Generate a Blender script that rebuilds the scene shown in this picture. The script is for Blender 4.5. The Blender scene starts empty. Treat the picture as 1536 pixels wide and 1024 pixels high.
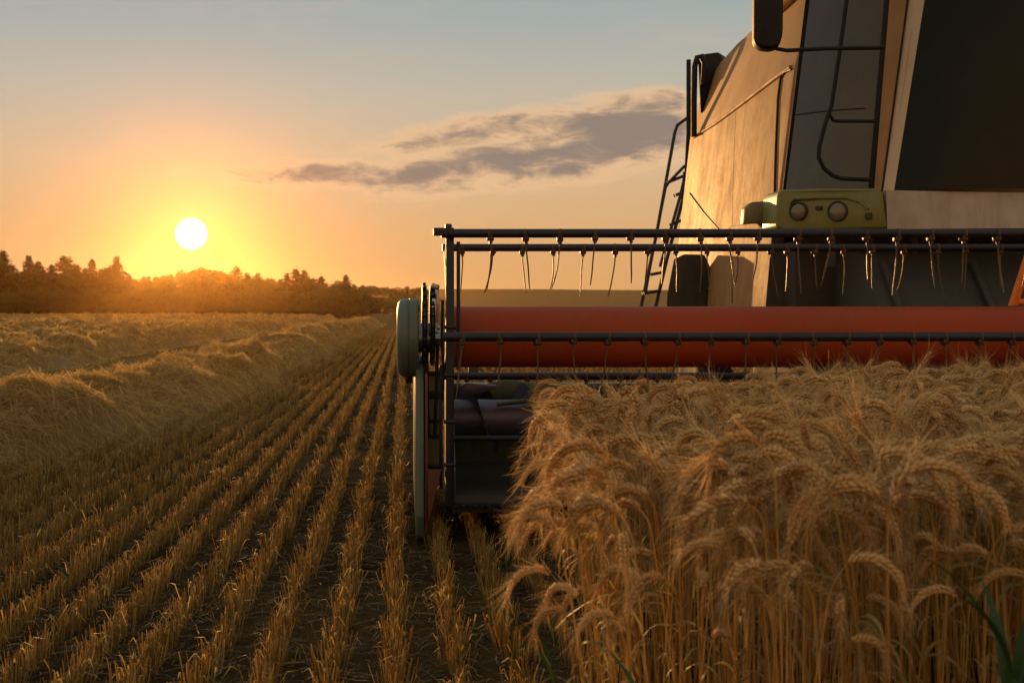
import bpy, bmesh, math, random
import numpy as np
from mathutils import Vector, Matrix
random.seed(7)
rng = np.random.default_rng(11)
S = bpy.context.scene
COL = S.collection

# ------------------------------------------------------------------ camera, world, sun, exposure
F = 1706.7           # focal length in photograph pixels (40 mm on a 36 mm sensor, 1536 px wide)
CX, CY, CAMH = 605.0, 465.0, 1.4
cam = bpy.data.cameras.new('camera')
cam.lens = 40; cam.sensor_width = 36
cam.shift_x = (768 - CX) / 1536
cam.shift_y = -(512 - CY) / 1536
cam.clip_start = 0.05; cam.clip_end = 4000
cam.dof.use_dof = True; cam.dof.focus_distance = 6.6; cam.dof.aperture_fstop = 4.8
co = bpy.data.objects.new('camera', cam); COL.objects.link(co)
co.location = (0, 0, CAMH); co.rotation_euler = (math.pi / 2, 0, 0)
S.camera = co

SUN = Vector(((287 - CX) / F, 1, (CY - 351) / F)).normalized()
SUN_EL = math.asin(SUN.z)
SUN_AZ = math.atan2(SUN.x, SUN.y)

S.view_settings.view_transform = 'Standard'
S.view_settings.look = 'None'
S.view_settings.exposure = 0.0
S.view_settings.gamma = 1.0
S.view_settings.use_curve_mapping = False
cy = S.cycles
cy.max_bounces = 6; cy.diffuse_bounces = 3; cy.glossy_bounces = 3; cy.transmission_bounces = 4
cy.transparent_max_bounces = 8; cy.volume_bounces = 0
cy.use_denoising = True
cy.sample_clamp_indirect = 4
cy.caustics_reflective = False; cy.caustics_refractive = False

sl = bpy.data.lights.new('sun', 'SUN')
sl.energy = 5.0; sl.angle = math.radians(0.6); sl.color = (1.0, 0.50, 0.16)
so = bpy.data.objects.new('sun', sl); COL.objects.link(so)
so.rotation_euler = SUN.to_track_quat('Z', 'Y').to_euler()
so.location = (-40, 200, 60)

class NT:
    """tiny helper for node trees"""
    def __init__(self, tree): self.t = tree; self.n = tree.nodes; self.l = tree.links
    def new(self, typ, **kw):
        n = self.n.new(typ)
        for k, v in kw.items(): setattr(n, k, v)
        return n
    def link(self, a, b): self.l.new(a, b)
    def put(self, sock, v):
        if isinstance(v, bpy.types.NodeSocket): self.link(v, sock)
        elif v is not None:
            if sock.type == 'RGBA' and hasattr(v, '__len__') and len(v) == 3: v = (*v, 1)
            sock.default_value = v
    def math(self, op, a, b=None, c=None, clamp=False):
        n = self.new('ShaderNodeMath', operation=op, use_clamp=clamp)
        self.put(n.inputs[0], a)
        if b is not None: self.put(n.inputs[1], b)
        if c is not None: self.put(n.inputs[2], c)
        return n.outputs[0]
    def mix(self, fac, a, b, blend='MIX', clamp=False):
        n = self.new('ShaderNodeMix', data_type='RGBA', blend_type=blend)
        n.clamp_result = clamp
        self.put(n.inputs['Factor'], fac); self.put(n.inputs[6], a); self.put(n.inputs[7], b)
        return n.outputs[2]
    def noise(self, vec, scale, detail=4, rough=0.55, dist=0.0):
        n = self.new('ShaderNodeTexNoise')
        if vec is not None: self.link(vec, n.inputs['Vector'])
        n.inputs['Scale'].default_value = scale; n.inputs['Detail'].default_value = detail
        n.inputs['Roughness'].default_value = rough; n.inputs['Distortion'].default_value = dist
        return n.outputs[0]
    def ramp(self, fac, stops):
        n = self.new('ShaderNodeValToRGB'); e = n.color_ramp.elements
        while len(e) < len(stops): e.new(0.5)
        for i, (p, c) in enumerate(stops): e[i].position = p; e[i].color = (*c, 1)
        self.link(fac, n.inputs[0]); return n.outputs[0]
    def smooth(self, v, lo, hi):
        n = self.new('ShaderNodeMapRange', interpolation_type='SMOOTHSTEP')
        self.put(n.inputs[0], v); n.inputs[1].default_value = lo; n.inputs[2].default_value = hi
        return n.outputs[0]

def build_world():
    w = bpy.data.worlds.new('World'); S.world = w; w.use_nodes = True
    w.node_tree.nodes.clear()
    N = NT(w.node_tree)
    sky = N.new('ShaderNodeTexSky', sky_type='NISHITA')
    sky.sun_disc = False; sky.sun_elevation = SUN_EL; sky.sun_rotation = SUN_AZ
    sky.air_density = 1.0; sky.dust_density = 1.2; sky.ozone_density = 3.0; sky.altitude = 100
    tc = N.new('ShaderNodeTexCoord')
    sep = N.new('ShaderNodeSeparateXYZ'); N.link(tc.outputs['Generated'], sep.inputs[0])
    x, y, z = sep.outputs
    front = N.math('GREATER_THAN', y, 0.05)
    ys = N.math('MAXIMUM', y, 0.05)
    u = N.math('DIVIDE', x, ys); v = N.math('DIVIDE', z, ys)
    uv = N.new('ShaderNodeCombineXYZ'); N.link(u, uv.inputs[0]); N.link(v, uv.inputs[1])
    # angle to the sun
    dn = N.new('ShaderNodeVectorMath', operation='DOT_PRODUCT')
    nv = N.new('ShaderNodeVectorMath', operation='NORMALIZE'); N.link(tc.outputs['Generated'], nv.inputs[0])
    N.link(nv.outputs[0], dn.inputs[0]); dn.inputs[1].default_value = SUN
    ang = N.math('ARCCOSINE', N.math('MINIMUM', dn.outputs['Value'], 0.9999999))
    nish = N.mix(1.0, sky.outputs[0], (SKY_K, SKY_K, SKY_K), 'MULTIPLY')
    # the very bright rim of the Sky Texture round the sun is compressed in tone: c / (1 + 2c)
    den = N.new('ShaderNodeVectorMath', operation='MULTIPLY_ADD'); N.link(nish, den.inputs[0]); den.inputs[1].default_value = (2, 2, 2); den.inputs[2].default_value = (1, 1, 1)
    dv_ = N.new('ShaderNodeVectorMath', operation='DIVIDE'); N.link(nish, dv_.inputs[0]); N.link(den.outputs[0], dv_.inputs[1])
    el = N.new('ShaderNodeSeparateXYZ'); N.link(nv.outputs[0], el.inputs[0])
    grad = N.ramp(N.math('MULTIPLY', N.math('MAXIMUM', el.outputs[2], 0.0), 2.0), SKY_STOPS)
    base = N.mix(0.92, dv_.outputs[0], grad)
    # added fill: sky brightened overhead and behind the camera to light the foreground
    fill_zone = N.smooth(ang, 0.80, 1.5)
    base = N.mix(1.0, base, N.mix(fill_zone, (1, 1, 1), SKY_FILL), 'MULTIPLY')
    # thin stretched cirrus unevenness
    st = N.new('ShaderNodeMapping'); N.link(uv.outputs[0], st.inputs[0]); st.inputs['Scale'].default_value = (2.2, 9, 1)
    st.inputs['Rotation'].default_value = (0, 0, 0.12)
    veil = N.smooth(N.noise(st.outputs[0], 2.6, 5, 0.6, 0.6), 0.5, 0.78)
    base = N.mix(N.math('MULTIPLY', N.math('MULTIPLY', veil, front), 0.22), base, (0.75, 0.52, 0.34))
    # glow of the low sun in the air far away (aureole)
    g1 = N.math('EXPONENT', N.math('MULTIPLY', ang, -30.0))
    g2 = N.math('EXPONENT', N.math('MULTIPLY', ang, -7.5))
    base = N.mix(1.0, base, N.mix(g1, (0, 0, 0), (0.10, 0.05, 0.01)), 'ADD')
    base = N.mix(1.0, base, N.mix(g2, (0, 0, 0), (0.08, 0.015, 0.0)), 'ADD')
    # cloud bank
    cm = N.new('ShaderNodeMapping'); N.link(uv.outputs[0], cm.inputs[0]); cm.inputs['Scale'].default_value = (1.0, 3.0, 1)
    nz = N.noise(cm.outputs[0], 22, 10, 0.66, 0.5)
    nz2 = N.noise(cm.outputs[0], 5.5, 3, 0.5, 0.2)
    nsum = N.math('ADD', N.math('MULTIPLY', N.math('SUBTRACT', nz, 0.5), 3.6), N.math('MULTIPLY', N.math('SUBTRACT', nz2, 0.5), 1.5))
    dens = None
    for (px, py, hl, ht, sl_, amp) in ((600, 262, 300, 24, 0.0, 1.15), (800, 238, 265, 46, 0.12, 1.4), (930, 198, 135, 60, 0.12, 1.75), (750, 196, 200, 28, 0.15, 1.05)):
        cu, cv = (px - CX) / F, (CY - py) / F
        du = N.math('SUBTRACT', u, cu); dv = N.math('SUBTRACT', v, cv)
        dv = N.math('SUBTRACT', dv, N.math('MULTIPLY', du, sl_))
        r = N.math('ADD', N.math('POWER', N.math('ABSOLUTE', N.math('DIVIDE', du, hl / F)), 2.6), N.math('POWER', N.math('ABSOLUTE', N.math('DIVIDE', dv, ht / F)), 2.0))
        d = N.math('MULTIPLY', N.math('SUBTRACT', 1.0, r), amp)
        d = N.math('MAXIMUM', d, -3.0)
        dens = d if dens is None else N.math('MAXIMUM', dens, d)
    dens = N.math('ADD', dens, nsum)
    cover = N.math('MULTIPLY', N.smooth(dens, -0.8, 1.0), front)
    core = N.smooth(dens, 0.15, 1.5)
    ccol = N.mix(core, (0.84, 0.53, 0.29), (0.265, 0.205, 0.170))
    base = N.mix(N.math('MULTIPLY', cover, 0.92), base, ccol)
    # the disc of the sun itself
    disc = N.smooth(N.math('MULTIPLY', ang, -1.0), -0.0146, -0.0108)
    base = N.mix(disc, base, (6.0, 5.2, 3.6))
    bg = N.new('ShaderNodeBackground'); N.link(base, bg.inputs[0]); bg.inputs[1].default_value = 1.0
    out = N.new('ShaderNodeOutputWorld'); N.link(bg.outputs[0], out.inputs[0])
SKY_K = 0.10          # Sky Texture strength
SKY_FILL = (1.75, 1.27, 0.90)
SKY_STOPS = [(0.0, (.72, .37, .13)), (0.13, (.74, .42, .18)), (0.26, (.70, .49, .29)), (0.38, (.54, .49, .39)), (0.50, (.39, .435, .42)), (0.8, (.27, .35, .40)), (1.0, (.27, .35, .40))]
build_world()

# ------------------------------------------------------------------ helpers
def at(px, py, Y):
    """point at depth Y whose place in the photograph was measured as (px, py)"""
    return Vector(((px - CX) * Y / F, Y, CAMH - (py - CY) * Y / F))

def tag(o, label=None, cat=None, group=None, kind=None):
    if label: o['label'] = label
    if cat: o['category'] = cat
    if group: o['group'] = group
    if kind: o['kind'] = kind
    return o

def empty(name, loc, rz=0.0):
    o = bpy.data.objects.new(name, None); COL.objects.link(o)
    o.location = loc; o.rotation_euler = (0, 0, rz); o.empty_display_size = 0.2
    return o

def np_mesh(name, verts, faces_list, smooth=True):
    """verts (n,3); faces_list: list of int arrays (m,k)"""
    me = bpy.data.meshes.new(name)
    verts = np.asarray(verts, dtype=np.float32)
    me.vertices.add(len(verts)); me.vertices.foreach_set('co', verts.ravel())
    loops = np.concatenate([f.ravel() for f in faces_list]).astype(np.int32)
    tot = np.concatenate([np.full(len(f), f.shape[1], dtype=np.int32) for f in faces_list])
    start = np.concatenate([[0], np.cumsum(tot)[:-1]]).astype(np.int32)
    me.loops.add(len(loops)); me.loops.foreach_set('vertex_index', loops)
    me.polygons.add(len(tot)); me.polygons.foreach_set('loop_start', start); me.polygons.foreach_set('loop_total', tot)
    me.polygons.foreach_set('use_smooth', np.full(len(tot), smooth))
    me.update(calc_edges=True); me.validate()
    return me

def link(name, me, mat, parent=None, loc=None):
    o = bpy.data.objects.new(name, me); COL.objects.link(o)
    if mat is not None and len(me.materials) == 0: me.materials.append(mat)
    if parent is not None: o.parent = parent
    if loc is not None: o.location = loc
    return o

def ribbons(P, W, side):
    """P (n,k,3) centre lines, W (n,k) half widths, side (n,3) or (n,k,3) -> verts, quads"""
    n, k, _ = P.shape
    if side.ndim == 2: side = np.repeat(side[:, None, :], k, 1)
    off = side * W[..., None]
    V = np.stack([P - off, P + off], 2).reshape(-1, 3)
    i = (np.arange(n)[:, None] * k + np.arange(k - 1)[None, :]).ravel()
    Fq = np.stack([2 * i, 2 * i + 1, 2 * i + 3, 2 * i + 2], 1)
    return V, Fq

def tritubes(P, R, sides=3):
    """near-vertical thin tubes: rings lie in the horizontal plane"""
    n, k, _ = P.shape
    ph = rng.uniform(0, 6.28, n)
    a = ph[:, None] + np.arange(sides)[None, :] * (2 * math.pi / sides)
    ring = np.stack([np.cos(a), np.sin(a), np.zeros_like(a)], -1)            # n,s,3
    V = (P[:, :, None, :] + ring[:, None, :, :] * R[:, :, None, None]).reshape(-1, 3)
    base = (np.arange(n)[:, None, None] * k + np.arange(k - 1)[None, :, None]) * sides
    s = np.arange(sides)[None, None, :]; s2 = (s + 1) % sides
    Fq = np.stack(np.broadcast_arrays(base + s, base + s2, base + sides + s2, base + sides + s), -1).reshape(-1, 4)
    top = (np.arange(n) * k + k - 1)[:, None] * sides + np.arange(sides)[None, :]
    return V, Fq, top

class MB:
    """collects solids into one mesh; positions in world coordinates"""
    def __init__(self): self.b = bmesh.new()
    def box(self, c, s, rot=None, bevel=0.0, seg=2):
        M = Matrix.Translation(c) @ (rot.to_4x4() if rot else Matrix.Identity(4)) @ Matrix.Diagonal((*s, 1))
        t = bmesh.new(); bmesh.ops.create_cube(t, size=1, matrix=M)
        if bevel: bmesh.ops.bevel(t, geom=list(t.edges), offset=bevel, segments=seg, profile=0.5, affect='EDGES', clamp_overlap=True)
        self._add(t); return self
    def _add(self, t):
        me = bpy.data.meshes.new('tmp'); t.to_mesh(me); t.free(); self.b.from_mesh(me); bpy.data.meshes.remove(me)
    def slab(self, pts, vec, bevel=0.0, seg=2):
        t = bmesh.new(); vec = Vector(vec)
        a = [t.verts.new(p) for p in pts]; b = [t.verts.new(Vector(p) + vec) for p in pts]
        t.faces.new(a); t.faces.new(list(reversed(b)))
        n = len(pts)
        for i in range(n):
            j = (i + 1) % n; t.faces.new((a[j], a[i], b[i], b[j]))
        bmesh.ops.recalc_face_normals(t, faces=list(t.faces))
        if bevel: bmesh.ops.bevel(t, geom=list(t.edges), offset=bevel, segments=seg, profile=0.5, affect='EDGES', clamp_overlap=True)
        self._add(t); return self
    def tube(self, pts, r, sides=10, cap=True):
        pts = [Vector(p) for p in pts]; n = len(pts)
        rr = r if hasattr(r, '__len__') else [r] * n
        rings = []; up = None
        for i, p in enumerate(pts):
            d = (pts[min(i + 1, n - 1)] - pts[max(i - 1, 0)]).normalized()
            if up is None:
                up = Vector((0, 0, 1)) if abs(d.z) < 0.9 else Vector((0, 1, 0))
            e1 = (up - d * up.dot(d)).normalized(); e2 = d.cross(e1); up = e1
            rings.append([self.b.verts.new(p + (e1 * math.cos(6.28318 * k / sides) + e2 * math.sin(6.28318 * k / sides)) * rr[i]) for k in range(sides)])
        for i in range(n - 1):
            for k in range(sides):
                k2 = (k + 1) % sides
                self.b.faces.new((rings[i][k], rings[i][k2], rings[i + 1][k2], rings[i + 1][k]))
        if cap:
            self.b.faces.new(list(reversed(rings[0]))); self.b.faces.new(rings[-1])
        return self
    def lathe_x(self, prof, c, sides=40):
        """profile of (x offset, radius) turned about an axis along X through c"""
        c = Vector(c); rings = []
        for (dx, r) in prof:
            rings.append([self.b.verts.new(c + Vector((dx, r * math.cos(6.28318 * k / sides), r * math.sin(6.28318 * k / sides)))) for k in range(sides)])
        for i in range(len(rings) - 1):
            for k in range(sides):
                k2 = (k + 1) % sides
                self.b.faces.new((rings[i][k], rings[i][k2], rings[i + 1][k2], rings[i + 1][k]))
        self.b.faces.new(rings[0]); self.b.faces.new(list(reversed(rings[-1])))
        return self
    def loft(self, A, B, inward, thick):
        """two matching curves A (bottom) and B (top); a shell with thickness along inward vectors"""
        n = len(A); v = []
        for i in range(n):
            a, b = Vector(A[i]), Vector(B[i]); w = Vector(inward[i]) * thick
            v.append([self.b.verts.new(q) for q in (a, b, a + w, b + w)])
        for i in range(n - 1):
            p, q = v[i], v[i + 1]
            self.b.faces.new((p[0], q[0], q[1], p[1])); self.b.faces.new((p[2], p[3], q[3], q[2]))
            self.b.faces.new((p[1], q[1], q[3], p[3])); self.b.faces.new((p[0], p[2], q[2], q[0]))
        self.b.faces.new((v[0][0], v[0][1], v[0][3], v[0][2])); self.b.faces.new((v[-1][0], v[-1][2], v[-1][3], v[-1][1]))
        return self
    def build(self, name, mat, parent=None, origin=None, smooth_angle=40):
        if origin is None: origin = ROOT_LOC
        bmesh.ops.recalc_face_normals(self.b, faces=list(self.b.faces))
        bmesh.ops.translate(self.b, vec=-Vector(origin), verts=list(self.b.verts))
        me = bpy.data.meshes.new(name); self.b.to_mesh(me); self.b.free()
        me.polygons.foreach_set('use_smooth', [True] * len(me.polygons))
        try: me.set_sharp_from_angle(angle=math.radians(smooth_angle))
        except Exception: pass
        return link(name, me, mat, parent)
ROOT_LOC = Vector((0, 0, 0))

# ------------------------------------------------------------------ materials
def new_mat(name):
    m = bpy.data.materials.new(name); m.use_nodes = True; m.node_tree.nodes.clear()
    return m, NT(m.node_tree)

def metal_paint(name, col, dust=(0.30, 0.20, 0.10), dust_amt=0.35, rough=0.45, metallic=0.0, bump=0.15, scale=6.0, rust=0.0, coat=0.0, spec=0.5):
    m, N = new_mat(name)
    tc = N.new('ShaderNodeTexCoord'); o = tc.outputs['Object']
    n1 = N.noise(o, scale, 6, 0.6); n2 = N.noise(o, scale * 7, 4, 0.6); n3 = N.noise(o, scale * 0.25, 3, 0.5)
    mp = N.new('ShaderNodeMapping'); N.link(o, mp.inputs[0]); mp.inputs['Scale'].default_value = (3, 3, 0.35)
    streak = N.noise(mp.outputs[0], scale * 1.2, 5, 0.65)
    d = N.math('MULTIPLY', N.smooth(N.math('ADD', N.math('MULTIPLY', n1, 0.5), N.math('MULTIPLY', streak, 0.5)), 0.35, 0.72), dust_amt)
    dk = tuple(c * 0.82 for c in col)
    c = N.mix(N.smooth(n3, 0.3, 0.7), col, dk)
    c = N.mix(d, c, dust)
    if rust:
        c = N.mix(N.math('MULTIPLY', N.smooth(n2, 0.56, 0.68), rust), c, (0.13, 0.045, 0.015))
    b = N.new('ShaderNodeBsdfPrincipled'); N.link(c, b.inputs['Base Color'])
    b.inputs['Metallic'].default_value = metallic
    r = N.math('ADD', rough, N.math('MULTIPLY', d, 0.2), clamp=True)
    r = N.math('ADD', r, N.math('MULTIPLY', N.math('SUBTRACT', n2, 0.5), 0.15), clamp=True)
    N.link(r, b.inputs['Roughness']); b.inputs['Coat Weight'].default_value = coat; b.inputs['Specular IOR Level'].default_value = spec
    if bump:
        bp = N.new('ShaderNodeBump'); bp.inputs['Strength'].default_value = bump; bp.inputs['Distance'].default_value = 0.01
        N.link(N.math('ADD', n2, N.math('MULTIPLY', n3, 2.5)), bp.inputs['Height']); N.link(bp.outputs[0], b.inputs['Normal'])
    out = N.new('ShaderNodeOutputMaterial'); N.link(b.outputs[0], out.inputs[0])
    return m

def straw_mat(name, c1, c2, c3, transl=0.4, source='island', rough=0.6, spec=0.35):
    m, N = new_mat(name)
    if source == 'island':
        g = N.new('ShaderNodeNewGeometry'); r = g.outputs['Random Per Island']
    else:
        oi = N.new('ShaderNodeObjectInfo'); g = N.new('ShaderNodeNewGeometry')
        r = N.math('FRACT', N.math('ADD', N.math('MULTIPLY', oi.outputs['Random'], 1.0), N.math('MULTIPLY', g.outputs['Random Per Island'], 0.35)))
    c = N.ramp(r, [(0.0, c1), (0.55, c2), (1.0, c3)])
    b = N.new('ShaderNodeBsdfPrincipled'); N.link(c, b.inputs['Base Color']); b.inputs['Roughness'].default_value = rough
    b.inputs['Specular IOR Level'].default_value = spec
    t = N.new('ShaderNodeBsdfTranslucent'); N.link(c, t.inputs[0])
    mx = N.new('ShaderNodeMixShader'); mx.inputs[0].default_value = transl
    N.link(b.outputs[0], mx.inputs[1]); N.link(t.outputs[0], mx.inputs[2])
    out = N.new('ShaderNodeOutputMaterial'); N.link(mx.outputs[0], out.inputs[0])
    return m

M = {}
M['cream'] = metal_paint('cream_paint', (0.40, 0.225, 0.085), dust=(0.22, 0.11, 0.04), dust_amt=0.6, spec=0.35, rough=0.66, bump=0.12, scale=2.2)
M['cream_glint'] = metal_paint('cream_glint_paint', (0.50, 0.37, 0.21), dust=(0.34, 0.21, 0.10), dust_amt=0.25, rough=0.22, bump=0.03, scale=2.2, coat=0.7)
M['bumper'] = metal_paint('pale_bumper_paint', (0.42, 0.37, 0.31), dust=(0.22, 0.16, 0.10), dust_amt=0.55, rough=0.5, scale=5)
M['green'] = metal_paint('yellow_green_paint', (0.135, 0.155, 0.024), dust=(0.25, 0.20, 0.07), dust_amt=0.35, rough=0.4, scale=5)
M['pale_green'] = metal_paint('pale_grey_green_paint', (0.075, 0.108, 0.09), dust=(0.09, 0.072, 0.042), dust_amt=0.35, rough=0.4, scale=9)
M['dark_green'] = metal_paint('dark_green_paint', (0.03, 0.085, 0.05), dust=(0.16, 0.12, 0.06), dust_amt=0.4, rough=0.45, scale=6)
M['red'] = metal_paint('red_orange_paint', (0.32, 0.042, 0.010), dust=(0.24, 0.075, 0.028), dust_amt=0.5, spec=0.2, rough=0.5, rust=0.12, scale=5, bump=0.05)
M['orange'] = metal_paint('orange_paint', (0.75, 0.17, 0.015), dust=(0.40, 0.16, 0.05), dust_amt=0.3, rough=0.4, scale=6)
M['rusty'] = metal_paint('rusty_red_plate', (0.20, 0.06, 0.035), dust=(0.16, 0.06, 0.03), dust_amt=0.6, rough=0.6, scale=9, rust=0.5)
M['steel'] = metal_paint('dark_blued_steel', (0.014, 0.019, 0.034), dust=(0.035, 0.03, 0.02), dust_amt=0.4, rough=0.45, metallic=0.4, scale=14, rust=0.3)
M['bright'] = metal_paint('worn_bright_steel', (0.45, 0.45, 0.47), dust=(0.18, 0.13, 0.08), dust_amt=0.6, rough=0.3, metallic=0.9, scale=16)
M['tine'] = metal_paint('spring_steel', (0.07, 0.042, 0.025), dust=(0.10, 0.055, 0.02), dust_amt=0.4, rough=0.4, metallic=0.5, scale=20)
M['auger'] = metal_paint('worn_blue_grey_steel', (0.10, 0.10, 0.16), dust=(0.12, 0.08, 0.06), dust_amt=0.35, rough=0.4, metallic=0.4, scale=6)
M['black'] = metal_paint('black_plastic', (0.010, 0.010, 0.011), dust=(0.05, 0.035, 0.02), dust_amt=0.12, rough=0.6, scale=8, spec=0.25)
M['rubber'] = metal_paint('tyre_rubber', (0.02, 0.02, 0.02), dust=(0.13, 0.09, 0.05), dust_amt=0.55, rough=0.85, scale=5)
M['chassis'] = metal_paint('dusty_dark_chassis', (0.028, 0.030, 0.025), dust=(0.07, 0.05, 0.03), dust_amt=0.6, rough=0.7, scale=4)
M['olive'] = metal_paint('olive_sheet', (0.16, 0.14, 0.05), dust=(0.20, 0.14, 0.06), dust_amt=0.5, rough=0.45, scale=10, rust=0.3)

def glass_mat(name, col, rough, dust, spec=0.5):
    m, N = new_mat(name)
    tc = N.new('ShaderNodeTexCoord'); n = N.noise(tc.outputs['Object'], 2.5, 5, 0.6)
    c = N.mix(N.math('MULTIPLY', N.smooth(n, 0.35, 0.75), dust), col, (0.16, 0.13, 0.10))
    b = N.new('ShaderNodeBsdfPrincipled'); N.link(c, b.inputs['Base Color'])
    N.link(N.math('ADD', rough, N.math('MULTIPLY', n, 0.10)), b.inputs['Roughness'])
    b.inputs['IOR'].default_value = 1.5; b.inputs['Specular IOR Level'].default_value = spec
    out = N.new('ShaderNodeOutputMaterial'); N.link(b.outputs[0], out.inputs[0])
    return m
M['windscreen'] = glass_mat('dark_windscreen_glass', (0.005, 0.008, 0.006), 0.10, 0.03, 0.14)
M['window'] = glass_mat('dusty_grey_window', (0.075, 0.068, 0.056), 0.15, 0.25, 0.3)
M['lens'] = glass_mat('dusty_lamp_lens', (0.13, 0.118, 0.09), 0.15, 0.4)

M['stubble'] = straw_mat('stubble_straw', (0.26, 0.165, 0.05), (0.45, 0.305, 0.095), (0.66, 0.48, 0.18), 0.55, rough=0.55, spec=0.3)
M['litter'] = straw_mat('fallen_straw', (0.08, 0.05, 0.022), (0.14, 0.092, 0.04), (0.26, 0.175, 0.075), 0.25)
M['swath'] = straw_mat('swath_straw', (0.32, 0.20, 0.06), (0.50, 0.33, 0.105), (0.70, 0.50, 0.19), 0.5, rough=0.5, spec=0.45)
M['wheat_stem'] = straw_mat('wheat_stem', (0.36, 0.19, 0.04), (0.55, 0.33, 0.085), (0.70, 0.46, 0.15), 0.4, 'object')
M['wheat_ear'] = straw_mat('wheat_ear', (0.54, 0.33, 0.13), (0.72, 0.48, 0.21), (0.86, 0.64, 0.33), 0.45, 'object')
M['wheat_leaf'] = straw_mat('dry_wheat_leaf', (0.24, 0.16, 0.06), (0.36, 0.25, 0.10), (0.34, 0.30, 0.10), 0.45, 'object')
M['green_leaf'] = straw_mat('green_leaf', (0.02, 0.045, 0.012), (0.03, 0.07, 0.015), (0.05, 0.085, 0.015), 0.35)
M['conifer'] = straw_mat('conifer_needles', (0.016, 0.020, 0.009), (0.024, 0.030, 0.012), (0.04, 0.045, 0.018), 0.05)
M['broadleaf'] = straw_mat('tree_leaves', (0.035, 0.05, 0.015), (0.055, 0.075, 0.022), (0.09, 0.10, 0.035), 0.08)
M['bark'] = metal_paint('bark', (0.09, 0.06, 0.04), dust=(0.05, 0.035, 0.025), dust_amt=0.6, rough=0.9, scale=2)

def ground_mat():
    m, N = new_mat('field_soil')
    tc = N.new('ShaderNodeTexCoord'); o = tc.outputs['Object']
    n1 = N.noise(o, 0.35, 5, 0.6); n2 = N.noise(o, 9, 6, 0.65); n3 = N.noise(o, 70, 4, 0.6)
    soil = N.ramp(n2, [(0.3, (0.022, 0.014, 0.008)), (0.6, (0.042, 0.027, 0.015)), (0.8, (0.09, 0.058, 0.028))])
    straw = N.ramp(n3, [(0.35, (0.13, 0.085, 0.033)), (0.7, (0.28, 0.19, 0.075))])
    # farther off the stubble closes up over the soil
    sep = N.new('ShaderNodeSeparateXYZ'); N.link(o, sep.inputs[0])
    far = N.math('MAXIMUM', N.smooth(sep.outputs[1], 25, 70), N.smooth(N.math('MULTIPLY', sep.outputs[0], -1.0), 4.2, 6.0))
    f = N.math('MAXIMUM', N.math('MULTIPLY', far, 0.8), N.math('MULTIPLY', N.smooth(N.math('ADD', N.math('MULTIPLY', n3, 0.6), N.math('MULTIPLY', n2, 0.4)), 0.5, 0.64), 0.45))
    c = N.mix(f, soil, straw)
    c = N.mix(N.math('MULTIPLY', N.smooth(n1, 0.35, 0.7), 0.4), c, (0.20, 0.14, 0.06))
    b = N.new('ShaderNodeBsdfPrincipled'); N.link(c, b.inputs['Base Color']); b.inputs['Roughness'].default_value = 0.95
    b.inputs['Specular IOR Level'].default_value = 0.0
    bp = N.new('ShaderNodeBump'); bp.inputs['Strength'].default_value = 0.9; bp.inputs['Distance'].default_value = 0.05
    N.link(N.math('ADD', N.math('MULTIPLY', n2, 1.0), N.math('MULTIPLY', n3, 0.4)), bp.inputs['Height']); N.link(bp.outputs[0], b.inputs['Normal'])
    out = N.new('ShaderNodeOutputMaterial'); N.link(b.outputs[0], out.inputs[0])
    return m
M['ground'] = ground_mat()
M['hill'] = metal_paint('haze_toned_ridge', (0.30, 0.19, 0.085), dust=(0.20, 0.13, 0.06), dust_amt=0.5, rough=0.95, bump=0.0, scale=0.012, spec=0.0)  # pale brown stands in for haze over the distant ridge

# ------------------------------------------------------------------ ground
def vnoise(x, y, seed=0):
    """cheap smooth value noise (numpy)"""
    xi = np.floor(x).astype(np.int64); yi = np.floor(y).astype(np.int64)
    fx = x - xi; fy = y - yi; fx = fx * fx * (3 - 2 * fx); fy = fy * fy * (3 - 2 * fy)
    def h(a, b):
        v = (a * 374761393 + b * 668265263 + seed * 982451653) & 0x7fffffff
        v = ((v ^ (v >> 13)) * 1274126177) & 0x7fffffff
        return ((v ^ (v >> 16)) & 0xffff) / 65535.0
    return (h(xi, yi) * (1 - fx) + h(xi + 1, yi) * fx) * (1 - fy) + (h(xi, yi + 1) * (1 - fx) + h(xi + 1, yi + 1) * fx) * fy

GX, GY0, GY1 = 900, -60, 1100
ground = link('ground', np_mesh('ground', [(-GX, GY0, 0), (GX, GY0, 0), (GX, GY1, 0), (-GX, GY1, 0)], [np.array([[0, 1, 2, 3]])]), M['ground'])
tag(ground, kind='structure')

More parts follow.
